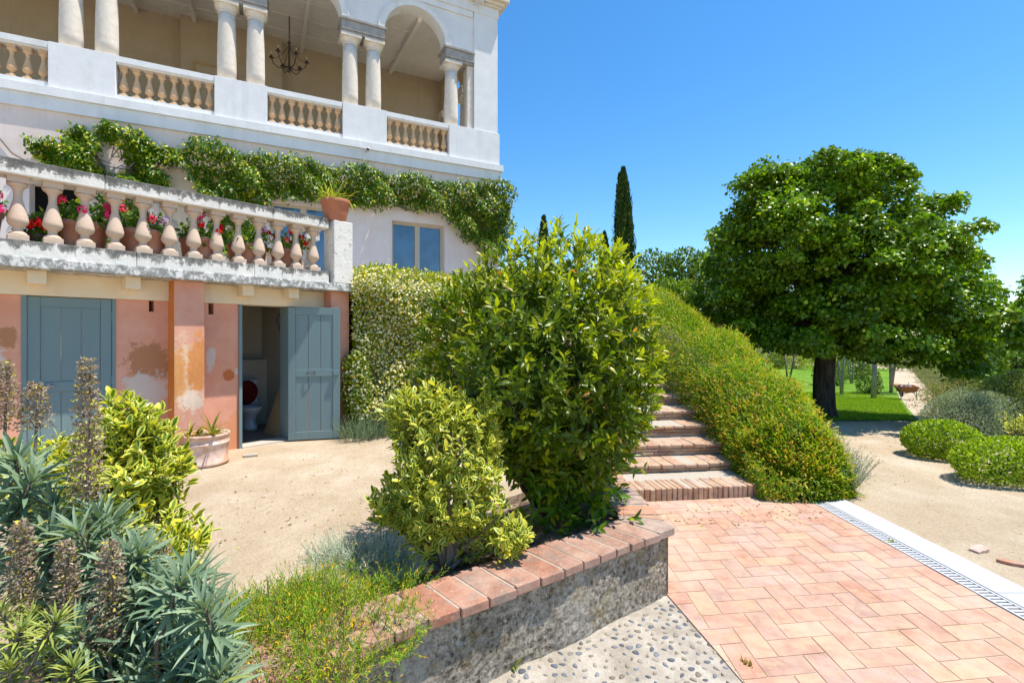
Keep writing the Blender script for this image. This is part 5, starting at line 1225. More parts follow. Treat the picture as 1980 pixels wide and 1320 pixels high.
vine_stem([(-7.5, 2.5), (-7.45, 4.3), (-7.6, 5.0), (-7.9, 5.5), (-8.2, 5.65), (-8.35, 5.78)], 0.03); vine_stem([(-7.6, 4.9), (-8.1, 5.25), (-8.5, 5.3), (-8.75, 5.45)], 0.022); vine_stem([(-7.5, 4.8), (-7.3, 5.3), (-7.05, 5.6), (-6.6, 5.65), (-6.2, 5.6)], 0.022)
for k in range(16):
    a_, b_ = rv.uniform(-7.75, -7.0), rv.uniform(4.9, 5.6); vine_stem([(a_, b_), (a_ + rv.uniform(-.25, .25), b_ + rv.uniform(-.1, .25)), (a_ + rv.uniform(-.4, .4), b_ + rv.uniform(0.05, .5))], 0.010)
own(sm.build('stems', M_TWIG, None, True), vi)
# ---------------------------------------------------------------- green mound beside the steps
F_MOUND = foliage('mound_leaf', 0.5, 0.35, 0.3)
mo = plant('trailing_mound', (2.95, 5.2, 0), 'long green mound of trailing shrub sloping down beside the steps', 'hedge')
SP = np.array([(2.88, 4.90, 0.02, 0.46, 0.44), (3.00, 5.2, 0.04, 0.70, 0.56), (3.12, 5.8, 0.16, 0.93, 0.62), (3.20, 6.5, 0.38, 1.23, 0.66), (3.23, 7.3, 0.58, 1.50, 0.70), (3.22, 8.2, 0.85, 1.78, 0.74), (3.18, 9.4, 1.2, 2.24, 0.76), (3.05, 10.6, 1.6, 2.72, 0.85), (2.7, 12.0, 2.0, 3.0, 1.0)])
n = 90000
u_ = RNG.random(n) ** 1.25 * (len(SP) - 1); i0 = np.minimum(u_.astype(int), len(SP) - 2); fr = u_ - i0
S_ = SP[i0] * (1 - fr[:, None]) + SP[i0 + 1] * fr[:, None]
tan = nrm((SP[i0 + 1] - SP[i0])[:, :2]); nor = np.stack([tan[:, 1], -tan[:, 0]], 1)
th = RNG.random(n) * math.pi * 1.08 - 0.04 * math.pi
bc_ = np.column_stack([RNG.random(90) * (len(SP) - 1), RNG.random(90) * math.pi, (RNG.random(90) - 0.45) * 0.22])
lum = np.ones(n)
for b0_, b1_, b2_ in bc_: lum = lum + b2_ * np.exp(-((u_ - b0_) / 0.35) ** 2 - ((th - b1_) / 0.32) ** 2)
endr = np.clip(u_ / 0.8, 0.0, 1.0) ** 0.33
rs_ = (1 - 0.28 * RNG.random(n) ** 1.8) * lum
H_ = S_[:, 3] - S_[:, 2]
hx_ = np.sign(np.cos(th)) * np.abs(np.cos(th)) ** 0.8; vz = np.abs(np.sin(th)) ** 0.75 * np.sign(np.sin(th))
pp = np.column_stack([S_[:, 0] + nor[:, 0] * hx_ * S_[:, 4] * rs_ * endr, S_[:, 1] + nor[:, 1] * hx_ * S_[:, 4] * rs_ * endr - (1 - endr) * 0.05, S_[:, 2] * np.where(hx_ > 0, 0.35, 1.0) + (H_ + S_[:, 2] * np.where(hx_ > 0, 0.65, 0.0)) * vz * rs_ * (0.6 + 0.4 * endr)])
pp[:, 2] = np.maximum(pp[:, 2], 0.03)
on = np.column_stack([nor[:, 0] * hx_, nor[:, 1] * hx_ - 0.25 * (1 - endr), np.maximum(vz, 0) * 0.9])
cl = np.zeros(n)
for _ in range(9):
    kv = rdir(1)[0] * (9 + 22 * RNG.random()); cl = cl + np.sin(pp @ kv + 6.28 * RNG.random())
cl = cl / 3.0
dd = on * 0.55 + np.array([0, 0, -0.25]) + RNG.normal(size=(n, 3)) * 0.5; uu = on + np.array([0, 0, 0.6]) + RNG.normal(size=(n, 3)) * 0.3
c = shades(n, (0.085, 0.195, 0.012), (0.175, 0.31, 0.018), (0.34, 0.17, 0.05), 0.0)
outer = (rs_ / lum > 0.955) & (cl > 0.55) & (RNG.random(n) < 0.35); c[outer] = np.array((0.46, 0.31, 0.07)) * (0.7 + 0.6 * RNG.random((outer.sum(), 1)))
yel = (rs_ / lum > 0.93) & (cl < -0.4) & (RNG.random(n) < 0.6); c[yel] = np.array((0.29, 0.38, 0.025)) * (0.8 + 0.4 * RNG.random((yel.sum(), 1)))
own(scatter('foliage', F_MOUND, LEAF_FINE, pp, dd, uu, 0.032 + 0.022 * RNG.random(n), c, None, 1.35), mo)
# skirt of leaves closing the foot of the mound
ns = 8000; us = RNG.random(ns) * 2.2; a0 = np.minimum(us.astype(int), 2); fs_ = us - a0; T_ = SP[a0] * (1 - fs_[:, None]) + SP[a0 + 1] * fs_[:, None]; ts = RNG.random(ns) * math.pi * 2
ew = np.where(us < 0.5, 0.92, 1.0); zz_ = RNG.random(ns) ** 1.3 * 0.42 * (0.5 + 0.5 * np.clip(us, 0, 1))
ps = np.column_stack([T_[:, 0] + np.cos(ts) * T_[:, 4] * ew * (0.98 - 0.25 * zz_), T_[:, 1] - 0.05 + np.where(us < 0.4, -np.abs(np.sin(ts)) * 0.10, 0), zz_ + 0.02])
os_ = np.column_stack([np.cos(ts), -0.6 * np.ones(ns), 0.3 * np.ones(ns)])
own(scatter('foliage', F_MOUND, LEAF_FINE, ps, os_ * 0.55 + np.array([0, 0, -0.3]) + RNG.normal(size=(ns, 3)) * 0.5, os_ + np.array([0, 0, 0.5]), 0.034 + 0.022 * RNG.random(ns), shades(ns, (0.085, 0.195, 0.012), (0.175, 0.31, 0.018), (0.36, 0.34, 0.045), 0.28), None, 1.35), mo)
# wispy shoots standing off the surface
k = np.where(rs_ / lum > 0.96)[0][::14]; t = pp[k]; q = nrm(on[k] + np.array([0, 0, 0.25]) + RNG.normal(size=(len(k), 3)) * 0.35)
t2 = t + q * (0.05 + 0.06 * RNG.random((len(k), 1))); p, d, u, s, f = twigs(t2, q, 8, 0.13, (15, 60), 0.036)
own(scatter('foliage', F_MOUND, LEAF_FINE, p, d, u, s, shades(len(p), (0.19, 0.32, 0.02), (0.33, 0.42, 0.03), (0.46, 0.30, 0.07), 0.28), None, 1.3), mo)
mc = MB()
core = []
for (x, y, zb, zt, hw) in SP[2:]:
    core.append([(x + hw * 0.62 * math.cos(a), y, (zb if math.cos(a) < 0 else zb * 0.4) * 0.9 + (zt - zb) * 0.70 * max(0, math.sin(a)) + (0.0 if math.sin(a) > 0 else -0.3)) for a in [2 * math.pi * k / 14 for k in range(14)]])
loft(core, mc); o = own(mc.build('woody_core', M_TWIG, None, True), mo); fix_normals(o)

# ---------------------------------------------------------------- trees
F_LIME = foliage('lime_leaf', 0.33, 0.32, 0.5)
tr = plant('lime_tree', (6.76, 10.5, gz(6.76, 10.5)), 'broad domed lime tree with dark trunk on the lawn edge', 'tree')
prof = [(0.95, 1.9), (1.25, 2.3), (1.63, 2.45), (2.19, 2.6), (2.74, 2.55), (3.3, 2.5), (3.86, 2.2), (4.42, 1.75), (4.98, 1.3), (5.3, 0.8), (5.5, 0.3)]
ctr = np.array([(0.95, 7.6), (1.63, 7.5), (2.19, 7.5), (2.74, 7.34), (3.3, 7.05), (3.86, 6.75), (4.42, 6.6), (4.98, 6.5), (5.5, 6.7)])
pz = np.array([a for a, b in prof]); pr_ = np.array([b for a, b in prof])
cc, cr = [], []
RNG = np.random.default_rng(23)
for k in range(520):
    a = RNG.random() * 2 * math.pi; z0_ = 1.28 - 0.38 * max(0, math.cos(a + 0.25)) + 0.12 * math.sin(4 * a + 1); z = z0_ + (5.18 - z0_) * RNG.random() ** 1.15; R_ = np.interp(z, pz, pr_) * (0.94 + 0.12 * math.sin(3 * a + z * 2.1) + 0.10 * math.sin(5 * a - z * 3.3))
    r = R_ * (0.55 + 0.45 * RNG.random() ** 0.4) if k % 4 else R_ * RNG.random() ** 0.6
    cx = np.interp(z, ctr[:, 0], ctr[:, 1]); cc.append((cx + r * math.cos(a), 10.6 + r * 0.80 * math.sin(a), z)); cr.append(0.22 + 0.24 * RNG.random())
for (x_, y_) in [(1700, 350), (1735, 385), (1775, 425), (1815, 470), (1850, 500), (1880, 545), (1890, 590), (1800, 450), (1840, 530), (1865, 560), (1760, 400), (1790, 400), (1825, 450), (1840, 480), (1870, 520), (1730, 350), (1800, 500), (1660, 320), (1600, 315), (1520, 345), (1450, 410), (1415, 455), (1412, 520), (1405, 580), (1480, 365), (1560, 335), (1630, 325), (1690, 340)]: cc.append(((x_ - 990) / 940 * 10.3, 10.3, 1.65 - (y_ - 648) / 940 * 10.3)); cr.append(0.38)
for q in [(10.0, 10.2, 2.10), (10.2, 10.2, 2.18), (9.8, 10.0, 1.95), (4.45, 10.4, 3.7), (4.6, 10.3, 3.35),  (8.9, 9.6, 0.95), (9.3, 9.7, 0.85), (9.0, 9.5, 1.15), (9.3, 9.8, 1.2), (8.0, 9.2, 1.2), (5.6, 9.4, 1.35), (9.6, 9.9, 1.4)]: cc.append(q); cr.append(0.30)
for k in range(70):
    a = RNG.random() * 6.283; z = 1.3 + 3.9 * RNG.random(); r = np.interp(z, pz, pr_) * (0.98 + 0.10 * RNG.random()); cc.append((np.interp(z, ctr[:, 0], ctr[:, 1]) + r * math.cos(a), 10.5 + r * math.sin(a), z)); cr.append(0.15 + 0.12 * RNG.random())
for k in range(90):
    a = RNG.random() * 6.283; z = 1.4 + 2.6 * RNG.random(); r = np.interp(z, pz, pr_) * 0.75 * RNG.random() ** 0.5; cc.append((7.28 + r * math.cos(a), 10.5 + r * math.sin(a), z)); cr.append(0.42)
cc = np.array(cc); cr = np.array(cr)
per = 200; n = len(cc) * per
dirs = rdir(n); dirs[:, 2] = np.where(dirs[:, 2] < -0.2, -dirs[:, 2], dirs[:, 2]); C_ = np.repeat(cc, per, 0); R2 = np.repeat(cr, per)
pp = C_ + dirs * (R2 * (0.45 + 0.62 * RNG.random(n)))[:, None] * np.array([1.0, 1.0, 0.78])
outw = nrm(C_ - np.array([7.28, 10.5, 2.4]))
dd = outw * 0.4 + dirs * 0.5 + np.array([0, 0, -0.45]) + RNG.normal(size=(n, 3)) * 0.6; uu = dirs * 0.55 + outw * 0.3 + np.array([0, 0, 0.6]) + RNG.normal(size=(n, 3)) * 0.5
ck = np.repeat(RNG.random(len(cc)), per)[:, None]
c = shades(n, (0.06, 0.15, 0.010), (0.12, 0.245, 0.014), (0.24, 0.37, 0.022), 0.13) * (0.75 + 0.55 * ck)
own(scatter('crown', F_LIME, LEAF_LIME, pp, dd, uu, 0.054 + 0.038 * RNG.random(n), c), tr)
tk_ = MB(); TB = Vector((6.76, 10.5, gz(6.76, 10.5)))
tk_.tube([TB + Vector((0, 0, -0.05)), TB + Vector((0, 0, 0.06)), TB + Vector((-0.02, 0, 0.25)), TB + Vector((-0.03, 0, 0.8)), TB + Vector((0.02, 0, 1.5)), TB + Vector((0.10, 0, 2.4))], [0.29, 0.25, 0.22, 0.20, 0.195, 0.15], 16)
for k in range(16):
    q = cc[(k * 27) % len(cc)]; s0 = TB + Vector((0.02, 0, 1.35 + 0.07 * k)); e = Vector(q); mid = s0.lerp(e, 0.5) + Vector((0, 0, 0.25)); tk_.tube([s0, s0.lerp(mid, 0.5) + Vector((0, 0, 0.08)), mid, e], [0.085, 0.06, 0.04, 0.012], 7)
own(tk_.build('trunk', M_BARK, None, True), tr)

F_CYP = foliage('cypress_spray', 0.7, 0.12, 0.2)
def cypress(base, h, r, label, n, tip=0.0, twin=False):
    root = plant('cypress_tree', base, label, 'tree', 'cypresses behind the garden')
    z = RNG.random(n) ** 0.85; prf = np.interp(z, [0, 0.08, 0.3, 0.55, 0.8, 0.93, 1.0], [0.55, 0.8, 1.0, 0.92, 0.62, 0.32, 0.04]); a = RNG.random(n) * 2 * np.pi
    fl = 1 + 0.13 * np.sin(a * 5 + z * 9) + 0.10 * np.sin(a * 9 - z * 22); rr_ = r * prf * fl * (1 - 0.3 * RNG.random(n) ** 2)
    p = np.column_stack([base[0] + rr_ * np.cos(a) - (0.12 * r * z if twin else 0), base[1] + rr_ * np.sin(a), base[2] + 0.2 + (h - 0.2) * z])
    if twin:
        k = RNG.random(n) < 0.2; p[k, 0] = base[0] - r * 0.42 + (p[k, 0] - base[0]) * 0.5; p[k, 2] = base[2] + (p[k, 2] - base[2]) * 0.965
    d = np.column_stack([np.cos(a) * 0.35, np.sin(a) * 0.35, np.ones(n)]) + RNG.normal(size=(n, 3)) * 0.22
    own(scatter('crown', F_CYP, LEAF_FINE, p, d, np.column_stack([np.cos(a), np.sin(a), np.zeros(n)]) + 0.01, 0.26 * (0.7 + 0.6 * RNG.random(n)), shades(n, (0.012, 0.038, 0.008), (0.035, 0.075, 0.012), (0.075, 0.12, 0.02), 0.12), None, 1.3), root)
    tk2 = MB(); tk2.tube([base, (base[0], base[1], base[2] + h * 0.9)], [r * 0.3, 0.03], 8); own(tk2.build('trunk', M_BARK, None), root)
cypress((6.95, 30, 1.6), 10.2, 0.66, 'tall slim dark cypress against the blue sky', 9000, twin=True)
cypress((6.28, 33, 1.6), 6.9, 0.5, 'short blunt cypress left of the tall one', 3500)
cypress((2.15, 33, 1.6), 8.0, 0.5, 'cypress tip just showing above the laurel', 3500)

F_HEDGE = foliage('hedge_leaf', 0.4, 0.3)
def leafy(name, base, blobs, n, size, label, cat, ca, cb, cy=None, py=0.15, group=None, mat=None, tmpl=None, up=0.5, trunk=None, zmin=None, inner=0.4, amp=0.2, part='foliage'):
    root = plant(name, base, label, cat, group); P, D = [], []; tot = sum(b[2] for b in blobs)
    for (c, r, w_) in blobs:
        t, q = blob(int(n * w_ / tot), c, r, Lumpy(30, amp, 12), inner, zmin); P.append(t); D.append(q)
    t, q = np.vstack(P), np.vstack(D); m = len(t)
    own(scatter(part, mat or F_HEDGE, tmpl or LEAF_ROUND, t, q * 0.6 + np.array([0, 0, up]) + RNG.normal(size=(m, 3)) * 0.5, q + np.array([0, 0, 0.6]) + RNG.normal(size=(m, 3)) * 0.3, size * (0.75 + 0.5 * RNG.random(m)), shades(m, ca, cb, cy, py)), root)
    if trunk: own(limbs(base, [tuple(x) for x in t[::max(1, m // trunk[2])]], trunk[0], trunk[1], M_BARK if len(trunk) < 4 else trunk[3], None, 'trunk' if part == 'crown' else 'stems'), root)
    return root
G0, G1, GY = (0.035, 0.10, 0.010), (0.075, 0.17, 0.014), (0.18, 0.28, 0.025)
leafy('clipped_hedge', (4.6, 14.6, 2.3), [((4.35, 14.6, 3.25), (0.72, 0.7, 0.88), 1), ((5.2, 14.6, 3.3), (0.8, 0.7, 0.9), 1), ((6.1, 14.8, 3.3), (0.9, 0.7, 0.9), 1)], 6500, 0.11, 'broad leaved hedge on the raised ground behind the mound', 'hedge', G0, (0.09, 0.19, 0.016), GY, 0.2, trunk=(0.03, 0.01, 12))
leafy('leafy_shrub', (4.0, 12.0, 1.5), [((3.95, 12.0, 2.45), (0.62, 0.6, 0.55), 1), ((4.4, 11.8, 2.1), (0.5, 0.5, 0.5), 0.8)], 3600, 0.10, 'bright green shrub between the mound and the lime tree', 'shrub', (0.07, 0.17, 0.014), (0.14, 0.26, 0.02), GY, 0.25, trunk=(0.02, 0.006, 8))
# bank below the raised ground on the lawn side
bk = MB(); loft([[(3.3, 7.0, -0.1), (4.2, 7.6, -0.1), (3.4, 7.6, 0.9)], [(3.2, 9.0, -0.1), (5.0, 9.6, -0.1), (3.4, 9.6, 1.6)], [(2.8, 13.7, -0.1), (8.2, 14.6, -0.3), (5.6, 14.8, 2.34)], [(3.0, 30, -0.5), (9.5, 30, -1.4), (6.8, 30, 2.3)]], bk)
o = bk.build('grass_bank', M_GRASS, None, True); fix_normals(o); tag(o, 'grassy bank under the raised garden', kind='structure')

sheet('scrub_ground', [(7.4, 7.6), (9.6, 10.2), (12.4, 14.0), (17.2, 19.4), (25.9, 31), (32.9, 40), (34.0, 46), (31, 48), (20, 49), (12, 50), (12, 400), (400, 400), (400, 3), (9.5, 5.0)], 0.02, 3.0, plain('scrub_earth', (0.10, 0.115, 0.04), 0.95, 0.05, 0.4, 3, 0.5))
# boxwood balls and shrubs on the right of the path
F_BOX = foliage('box_leaf', 0.38, 0.34)
YG0, YG1 = (0.18, 0.33, 0.013), (0.33, 0.47, 0.025)
leafy('clipped_box_bush', (5.75, 6.55, 0), [((5.84, 6.62, 0.22), (0.47, 0.38, 0.26), 1)], 7500, 0.036, 'low clipped bright green box mound nearest the grey shrub', 'bush', YG0, YG1, (0.07, 0.16, 0.012), 0.25, 'clipped bright green mounds by the path', F_BOX, zmin=0.02, inner=0.22, amp=0.10, trunk=(0.014, 0.005, 8))
leafy('clipped_box_bush', (5.55, 5.55, 0), [((5.66, 5.48, 0.23), (0.66, 0.38, 0.27), 1)], 8500, 0.036, 'front clipped bright green box mound at the photo edge', 'bush', YG0, YG1, (0.07, 0.16, 0.012), 0.25, 'clipped bright green mounds by the path', F_BOX, zmin=0.02, inner=0.22, amp=0.10, trunk=(0.014, 0.005, 8))
euonymus((6.75, 6.45, 0), [((6.85, 6.45, 0.30), (0.36, 0.3, 0.28), 1)], 260, 0.05, 'small yellow variegated shrub behind the box mounds')
F_TEU = foliage('grey_shrub_leaf', 0.65, 0.2, 0.2, None, False)
TE0, TE1 = (0.20, 0.25, 0.14), (0.35, 0.40, 0.26)
teu = leafy('grey_leaved_shrub', (7.5, 8.05, 0), [((7.45, 8.05, 0.32), (0.52, 0.42, 0.36), 1), ((7.8, 8.1, 0.40), (0.40, 0.4, 0.33), 0.7)], 30000, 0.036, 'loose grey green shrub with tiny lilac flowers beside the path', 'shrub', TE0, TE1, (0.36, 0.33, 0.62), 0.012, None, F_TEU, LEAF_FINE, 0.55, trunk=(0.012, 0.003, 30, M_TWIG), zmin=0.01, inner=0.65, amp=0.5)
leafy('flowering_shrub', (8.5, 8.15, 0), [((8.35, 8.25, 0.48), (0.55, 0.45, 0.50), 1), ((8.95, 8.0, 0.58), (0.6, 0.5, 0.52), 1)], 34000, 0.042, 'taller olive green shrub with mauve blooms at the right edge', 'shrub', (0.15, 0.20, 0.04), (0.31, 0.36, 0.09), (0.48, 0.42, 0.64), 0.015, None, F_TEU, LEAF_FINE, 0.5, trunk=(0.014, 0.003, 26, M_TWIG), zmin=0.0, inner=0.5, amp=0.3)
for (x_, y_), nm in zip(((10.3, 10.7), (12.9, 13.7), (15.3, 16.6), (18.0, 19.6), (20.9, 23.2), (24.0, 27.4), (27.0, 31.2), (30.2, 35.4), (33.6, 40.2)), ('nearest', 'second', 'third', 'fourth', 'fifth', 'sixth', 'seventh', 'eighth', 'farthest')):
    z_ = gz(x_, y_); leafy('edging_shrub', (x_, y_, z_), [((x_, y_, z_ + 0.24), (0.85, 1.3, 0.48), 1)], 3000, 0.06, nm + ' dry olive low shrub in the row edging the far path', 'shrub', (0.11, 0.14, 0.03), (0.24, 0.25, 0.07), (0.30, 0.20, 0.08), 0.2, 'olive shrubs edging the far path', F_TEU, LEAF_FINE, 0.4, trunk=(0.012, 0.004, 8, M_TWIG), amp=0.3)
leafy('garden_tree', (16.4, 16.2, gz(16, 16)), [((16.75, 16.2, 0.55), (1.5, 1.2, 1.2), 1), ((18.2, 16.4, 0.9), (1.3, 1.2, 1.2), 0.8)], 6500, 0.13, 'dense yellow green tree at the right edge beyond the shrubs', 'tree', (0.05, 0.12, 0.012), (0.15, 0.25, 0.02), GY, 0.2, 'trees beyond the lawn', trunk=(0.07, 0.015, 10), part='crown')
leafy('garden_tree', (19.5, 20.5, gz(19, 20)), [((20.6, 20.5, -0.2), (1.8, 1.4, 1.3), 1)], 6000, 0.16, 'dark tree in shade behind the lime crown on the right', 'tree', (0.02, 0.06, 0.008), (0.05, 0.11, 0.012), GY, 0.08, 'trees beyond the lawn', trunk=(0.09, 0.02, 8), part='crown')
leafy('garden_tree', (7.9, 17.5, 0.0), [((7.9, 17.5, 2.5), (2.3, 1.3, 1.35), 1)], 5200, 0.13, 'dark leafy tree on the bank behind the lime crown', 'tree', (0.03, 0.08, 0.009), (0.07, 0.14, 0.012), GY, 0.1, 'trees beyond the lawn', trunk=(0.10, 0.02, 10), part='crown')
# planting beyond the lawn
rf_ = random.Random(17)
far = [('round bright green bush at the far lawn edge', (20.2, 40), (0.55, 0.6, 0.75), (0.12, 0.21, 0.02), (0.24, 0.34, 0.03)), ('small round dark bush at the far lawn edge', (21.9, 40.2), (0.62, 0.6, 0.75), (0.09, 0.16, 0.015), (0.17, 0.25, 0.02)),
       ('pale grey green bush at the far lawn edge', (23.4, 40.4), (1.0, 0.7, 0.75), (0.24, 0.29, 0.16), (0.38, 0.42, 0.25)), ('yellow green spreading bush left of the lime trunk', (24.6, 39.0), (1.5, 1.0, 1.0), (0.26, 0.37, 0.02), (0.42, 0.5, 0.03)),
       ('olive bush behind the slender saplings', (27.5, 42.0), (2.4, 1.4, 1.6), (0.08, 0.15, 0.015), (0.2, 0.28, 0.02)), ('dark green bush behind the wheelbarrow', (30.0, 38.0), (2.2, 1.2, 1.6), (0.04, 0.09, 0.01), (0.09, 0.16, 0.015)),
       ('yellow flowering bush behind the grey post', (26.6, 37.0), (1.1, 0.8, 0.9), (0.22, 0.30, 0.02), (0.38, 0.42, 0.03)), ('dark evergreen bush at the end of the far path', (38.5, 46.0), (3.4, 1.6, 1.7), (0.025, 0.065, 0.01), (0.06, 0.13, 0.015))]
far += [('dark rose bush standing between the saplings', (17.4, 26.6), (0.8, 0.7, 0.8), (0.04, 0.10, 0.012), (0.10, 0.18, 0.016)), ('low dark bush under the saplings', (21.4, 30.5), (1.1, 0.8, 0.7), (0.03, 0.08, 0.01), (0.08, 0.15, 0.014)), ('small dark bush left of the wheelbarrow', (16.6, 22.6), (0.55, 0.5, 0.6), (0.04, 0.09, 0.012), (0.10, 0.17, 0.016))]
for lab, (x, y), r, a, b_ in far:
    z = gz(x, y); leafy('garden_bush', (x, y, z), [((x, y, z + r[2] * 0.8), r, 1)], 1500, 0.12 if r[0] > 0.6 else 0.08, lab, 'bush', a, b_, GY, 0.1, 'bushes beyond the lawn', trunk=(0.03, 0.01, 6))
for k, (x, y, h, r, lab) in enumerate([(17, 52, 5.2, 4.2, 'first dark tree of the screen behind the lawn'), (24, 51, 4.8, 4.2, 'second dark tree of the screen behind the lawn'), (31, 52, 5.0, 4.4, 'third dark tree of the screen behind the lawn'), (38, 52, 4.6, 4.2, 'fourth dark tree of the screen behind the lawn'), (45, 53, 4.2, 4.6, 'fifth dark tree of the screen behind the lawn'), (54, 56, 4.0, 5.2, 'last dark tree of the screen behind the lawn')]):
    z = gz(x, y); leafy('screen_tree', (x, y, z), [((x, y, z + h * 0.5), (r, 1.6, h * 0.55), 1)], 2600, 0.26, lab, 'tree', (0.02, 0.055, 0.008), (0.06, 0.12, 0.014), GY, 0.12, 'trees screening the far side of the lawn', trunk=(0.12, 0.03, 6), amp=0.25, part='crown')
# slender saplings and post on the lawn
def sapling(x, y, stems, h, label, crown=None, bark_=M_PALEBARK):
    z = gz(x, y); root = plant('sapling', (x, y, z), label, 'sapling', 'slender young trees on the lawn'); mb = MB(); rp = random.Random(int(x * 100)); tp = []
    for k in range(stems):
        a = rp.uniform(0, 6.28); l = rp.uniform(0.05, 0.35) if stems > 1 else 0.06; e = Vector((x + l * math.cos(a) * h * 0.5, y + l * math.sin(a) * h * 0.5, z + h * rp.uniform(0.8, 1)))
        s0 = Vector((x + rp.uniform(-.08, .08), y, z)); mb.tube([s0, s0.lerp(e, 0.5) + Vector((rp.uniform(-.05, .05), 0, 0)), e], [0.055, 0.04, 0.015], 6); tp.append(e)
    own(mb.build('trunk', bark_, None, True), root)
    if crown:
        P = []; D = []
        for e in tp:
            t, q = blob(crown[0] // len(tp), e, (crown[1], crown[1], crown[1] * 0.8), Lumpy(16, 0.4), 0.7); P.append(t); D.append(q)
        t = np.vstack(P); q = np.vstack(D); own(scatter('crown', F_HEDGE, LEAF_ROUND, t, q + np.array([0, 0, -0.2]) + RNG.normal(size=t.shape) * 0.5, q + np.array([0, 0, 0.7]), 0.10, shades(len(t), (0.07, 0.14, 0.015), (0.18, 0.27, 0.03), (0.36, 0.24, 0.06), 0.12)), root)
sapling(14.8, 26.0, 2, 2.6, 'thin two stemmed sapling left of the lime trunk', (300, 0.6), M_TWIG)
sapling(14.6, 22.0, 1, 2.6, 'leaning sapling just right of the lime trunk', (300, 0.7))
sapling(15.1, 22.2, 2, 2.8, 'two stemmed young tree right of the lime trunk', (400, 0.8))
sapling(19.2, 27.5, 3, 2.8, 'three stemmed young tree deeper in the lawn', (500, 0.9))
sapling(17.9, 23.0, 5, 2.4, 'many stemmed bush beside the wheelbarrow', (1300, 0.9))
sapling(23.0, 32.0, 4, 2.8, 'many stemmed young tree behind the grey post', (700, 1.1), M_TWIG)
pz_ = gz(14.95, 20.1); po2 = MB(); po2.tube([(14.95, 20.1, pz_), (15.04, 20.1, pz_ + 2.8)], [0.10, 0.085], 12); tag(po2.build('garden_post', M_PALEBARK, None, True), 'straight pale grey post standing on the lawn', 'post')
# wheelbarrow
wx, wy = 15.65, 19.3; wz = gz(wx, wy) + 0.03
wb = empty('wheelbarrow', (wx, wy, wz), R(-25), label='rusty wheelbarrow parked on the lawn beside the path', cat='wheelbarrow')
tr_ = MB(); rings = [[(-0.22, -0.16, 0.27), (0.22, -0.16, 0.27), (0.22, 0.20, 0.27), (-0.22, 0.20, 0.27)], [(-0.36, -0.34, 0.50), (0.36, -0.34, 0.50), (0.34, 0.48, 0.54), (-0.34, 0.48, 0.54)], [(-0.34, -0.32, 0.50), (0.34, -0.32, 0.50), (0.32, 0.46, 0.535), (-0.32, 0.46, 0.535)], [(-0.20, -0.14, 0.29), (0.20, -0.14, 0.29), (0.20, 0.18, 0.29), (-0.20, 0.18, 0.29)]]
loft(rings, tr_); o = tr_.build('tray', M_RUST, wb); fix_normals(o)
fm = MB()
for sx in (-1, 1): fm.tube([(sx * 0.08, 0.62, 0.16), (sx * 0.20, 0.15, 0.26), (sx * 0.26, -0.5, 0.40), (sx * 0.28, -0.85, 0.47)], 0.018, 6)
fm.build('frame', M_RUST, wb)
for sx in (-1, 1):
    l_ = MB(); l_.tube([(sx * 0.24, -0.30, 0.35), (sx * 0.25, -0.36, 0.0)], 0.016, 6); l_.tube([(sx * 0.22, 0.0, 0.29), (sx * 0.25, -0.34, 0.10)], 0.012, 6); l_.build('leg', M_STEEL, wb)
wh = MB(); wh.tube([(0, 0.62 + 0.13 * math.cos(a), 0.17 + 0.13 * math.sin(a)) for a in [2 * math.pi * k / 16 for k in range(17)]], 0.038, 8); wh.build('wheel', M_BLACK, wb, True)
bt_ = MB(); bt_.lathe([(0.035, 0), (0.038, 0.02), (0.038, 0.14), (0.012, 0.19), (0.012, 0.22)], n=12); o = bt_.build('water_bottle', plain('pale_blue_plastic', (0.45, 0.62, 0.70), 0.3)); o.location = (wx + 0.15, wy + 0.06, wz + 0.29); o.scale = (1.3, 1.3, 1.6)
tag(o, 'pale plastic bottle standing in the wheelbarrow', 'bottle')
bg = MB(); loft([ell(0, 0, 0.15, 0.12, 0), ell(0, 0, 0.18, 0.14, 0.10), ell(0, 0, 0.16, 0.12, 0.2), ell(0.02, 0, 0.08, 0.06, 0.26)], bg); o = bg.build('garden_bag', M_BLACK, None, True); o.location = (wx - 0.12, wy + 0.1, wz + 0.29); tag(o, 'dark bag lying in the wheelbarrow', 'bag')
# far buildings over the trees
fb_ = MB(); fb_.box(98, 101.5, 100, 106, -2, 3.3); fb_.box(99, 100.5, 101, 104, 3.3, 3.9); tag(fb_.build('distant_building', M_FAR), 'distant red brick block above the right hand trees', 'building', 'far buildings')
fb_ = MB(); fb_.box(91, 99, 95, 99, -2, 0.6); fb_.extr([(90.5, 0.6), (99.5, 0.6), (95, 2.0)], 94.5, 99.5); o = fb_.build('distant_house', M_FARW); fix_normals(o); tag(o, 'distant pale house with low gable beyond the tree', 'building', 'far buildings')

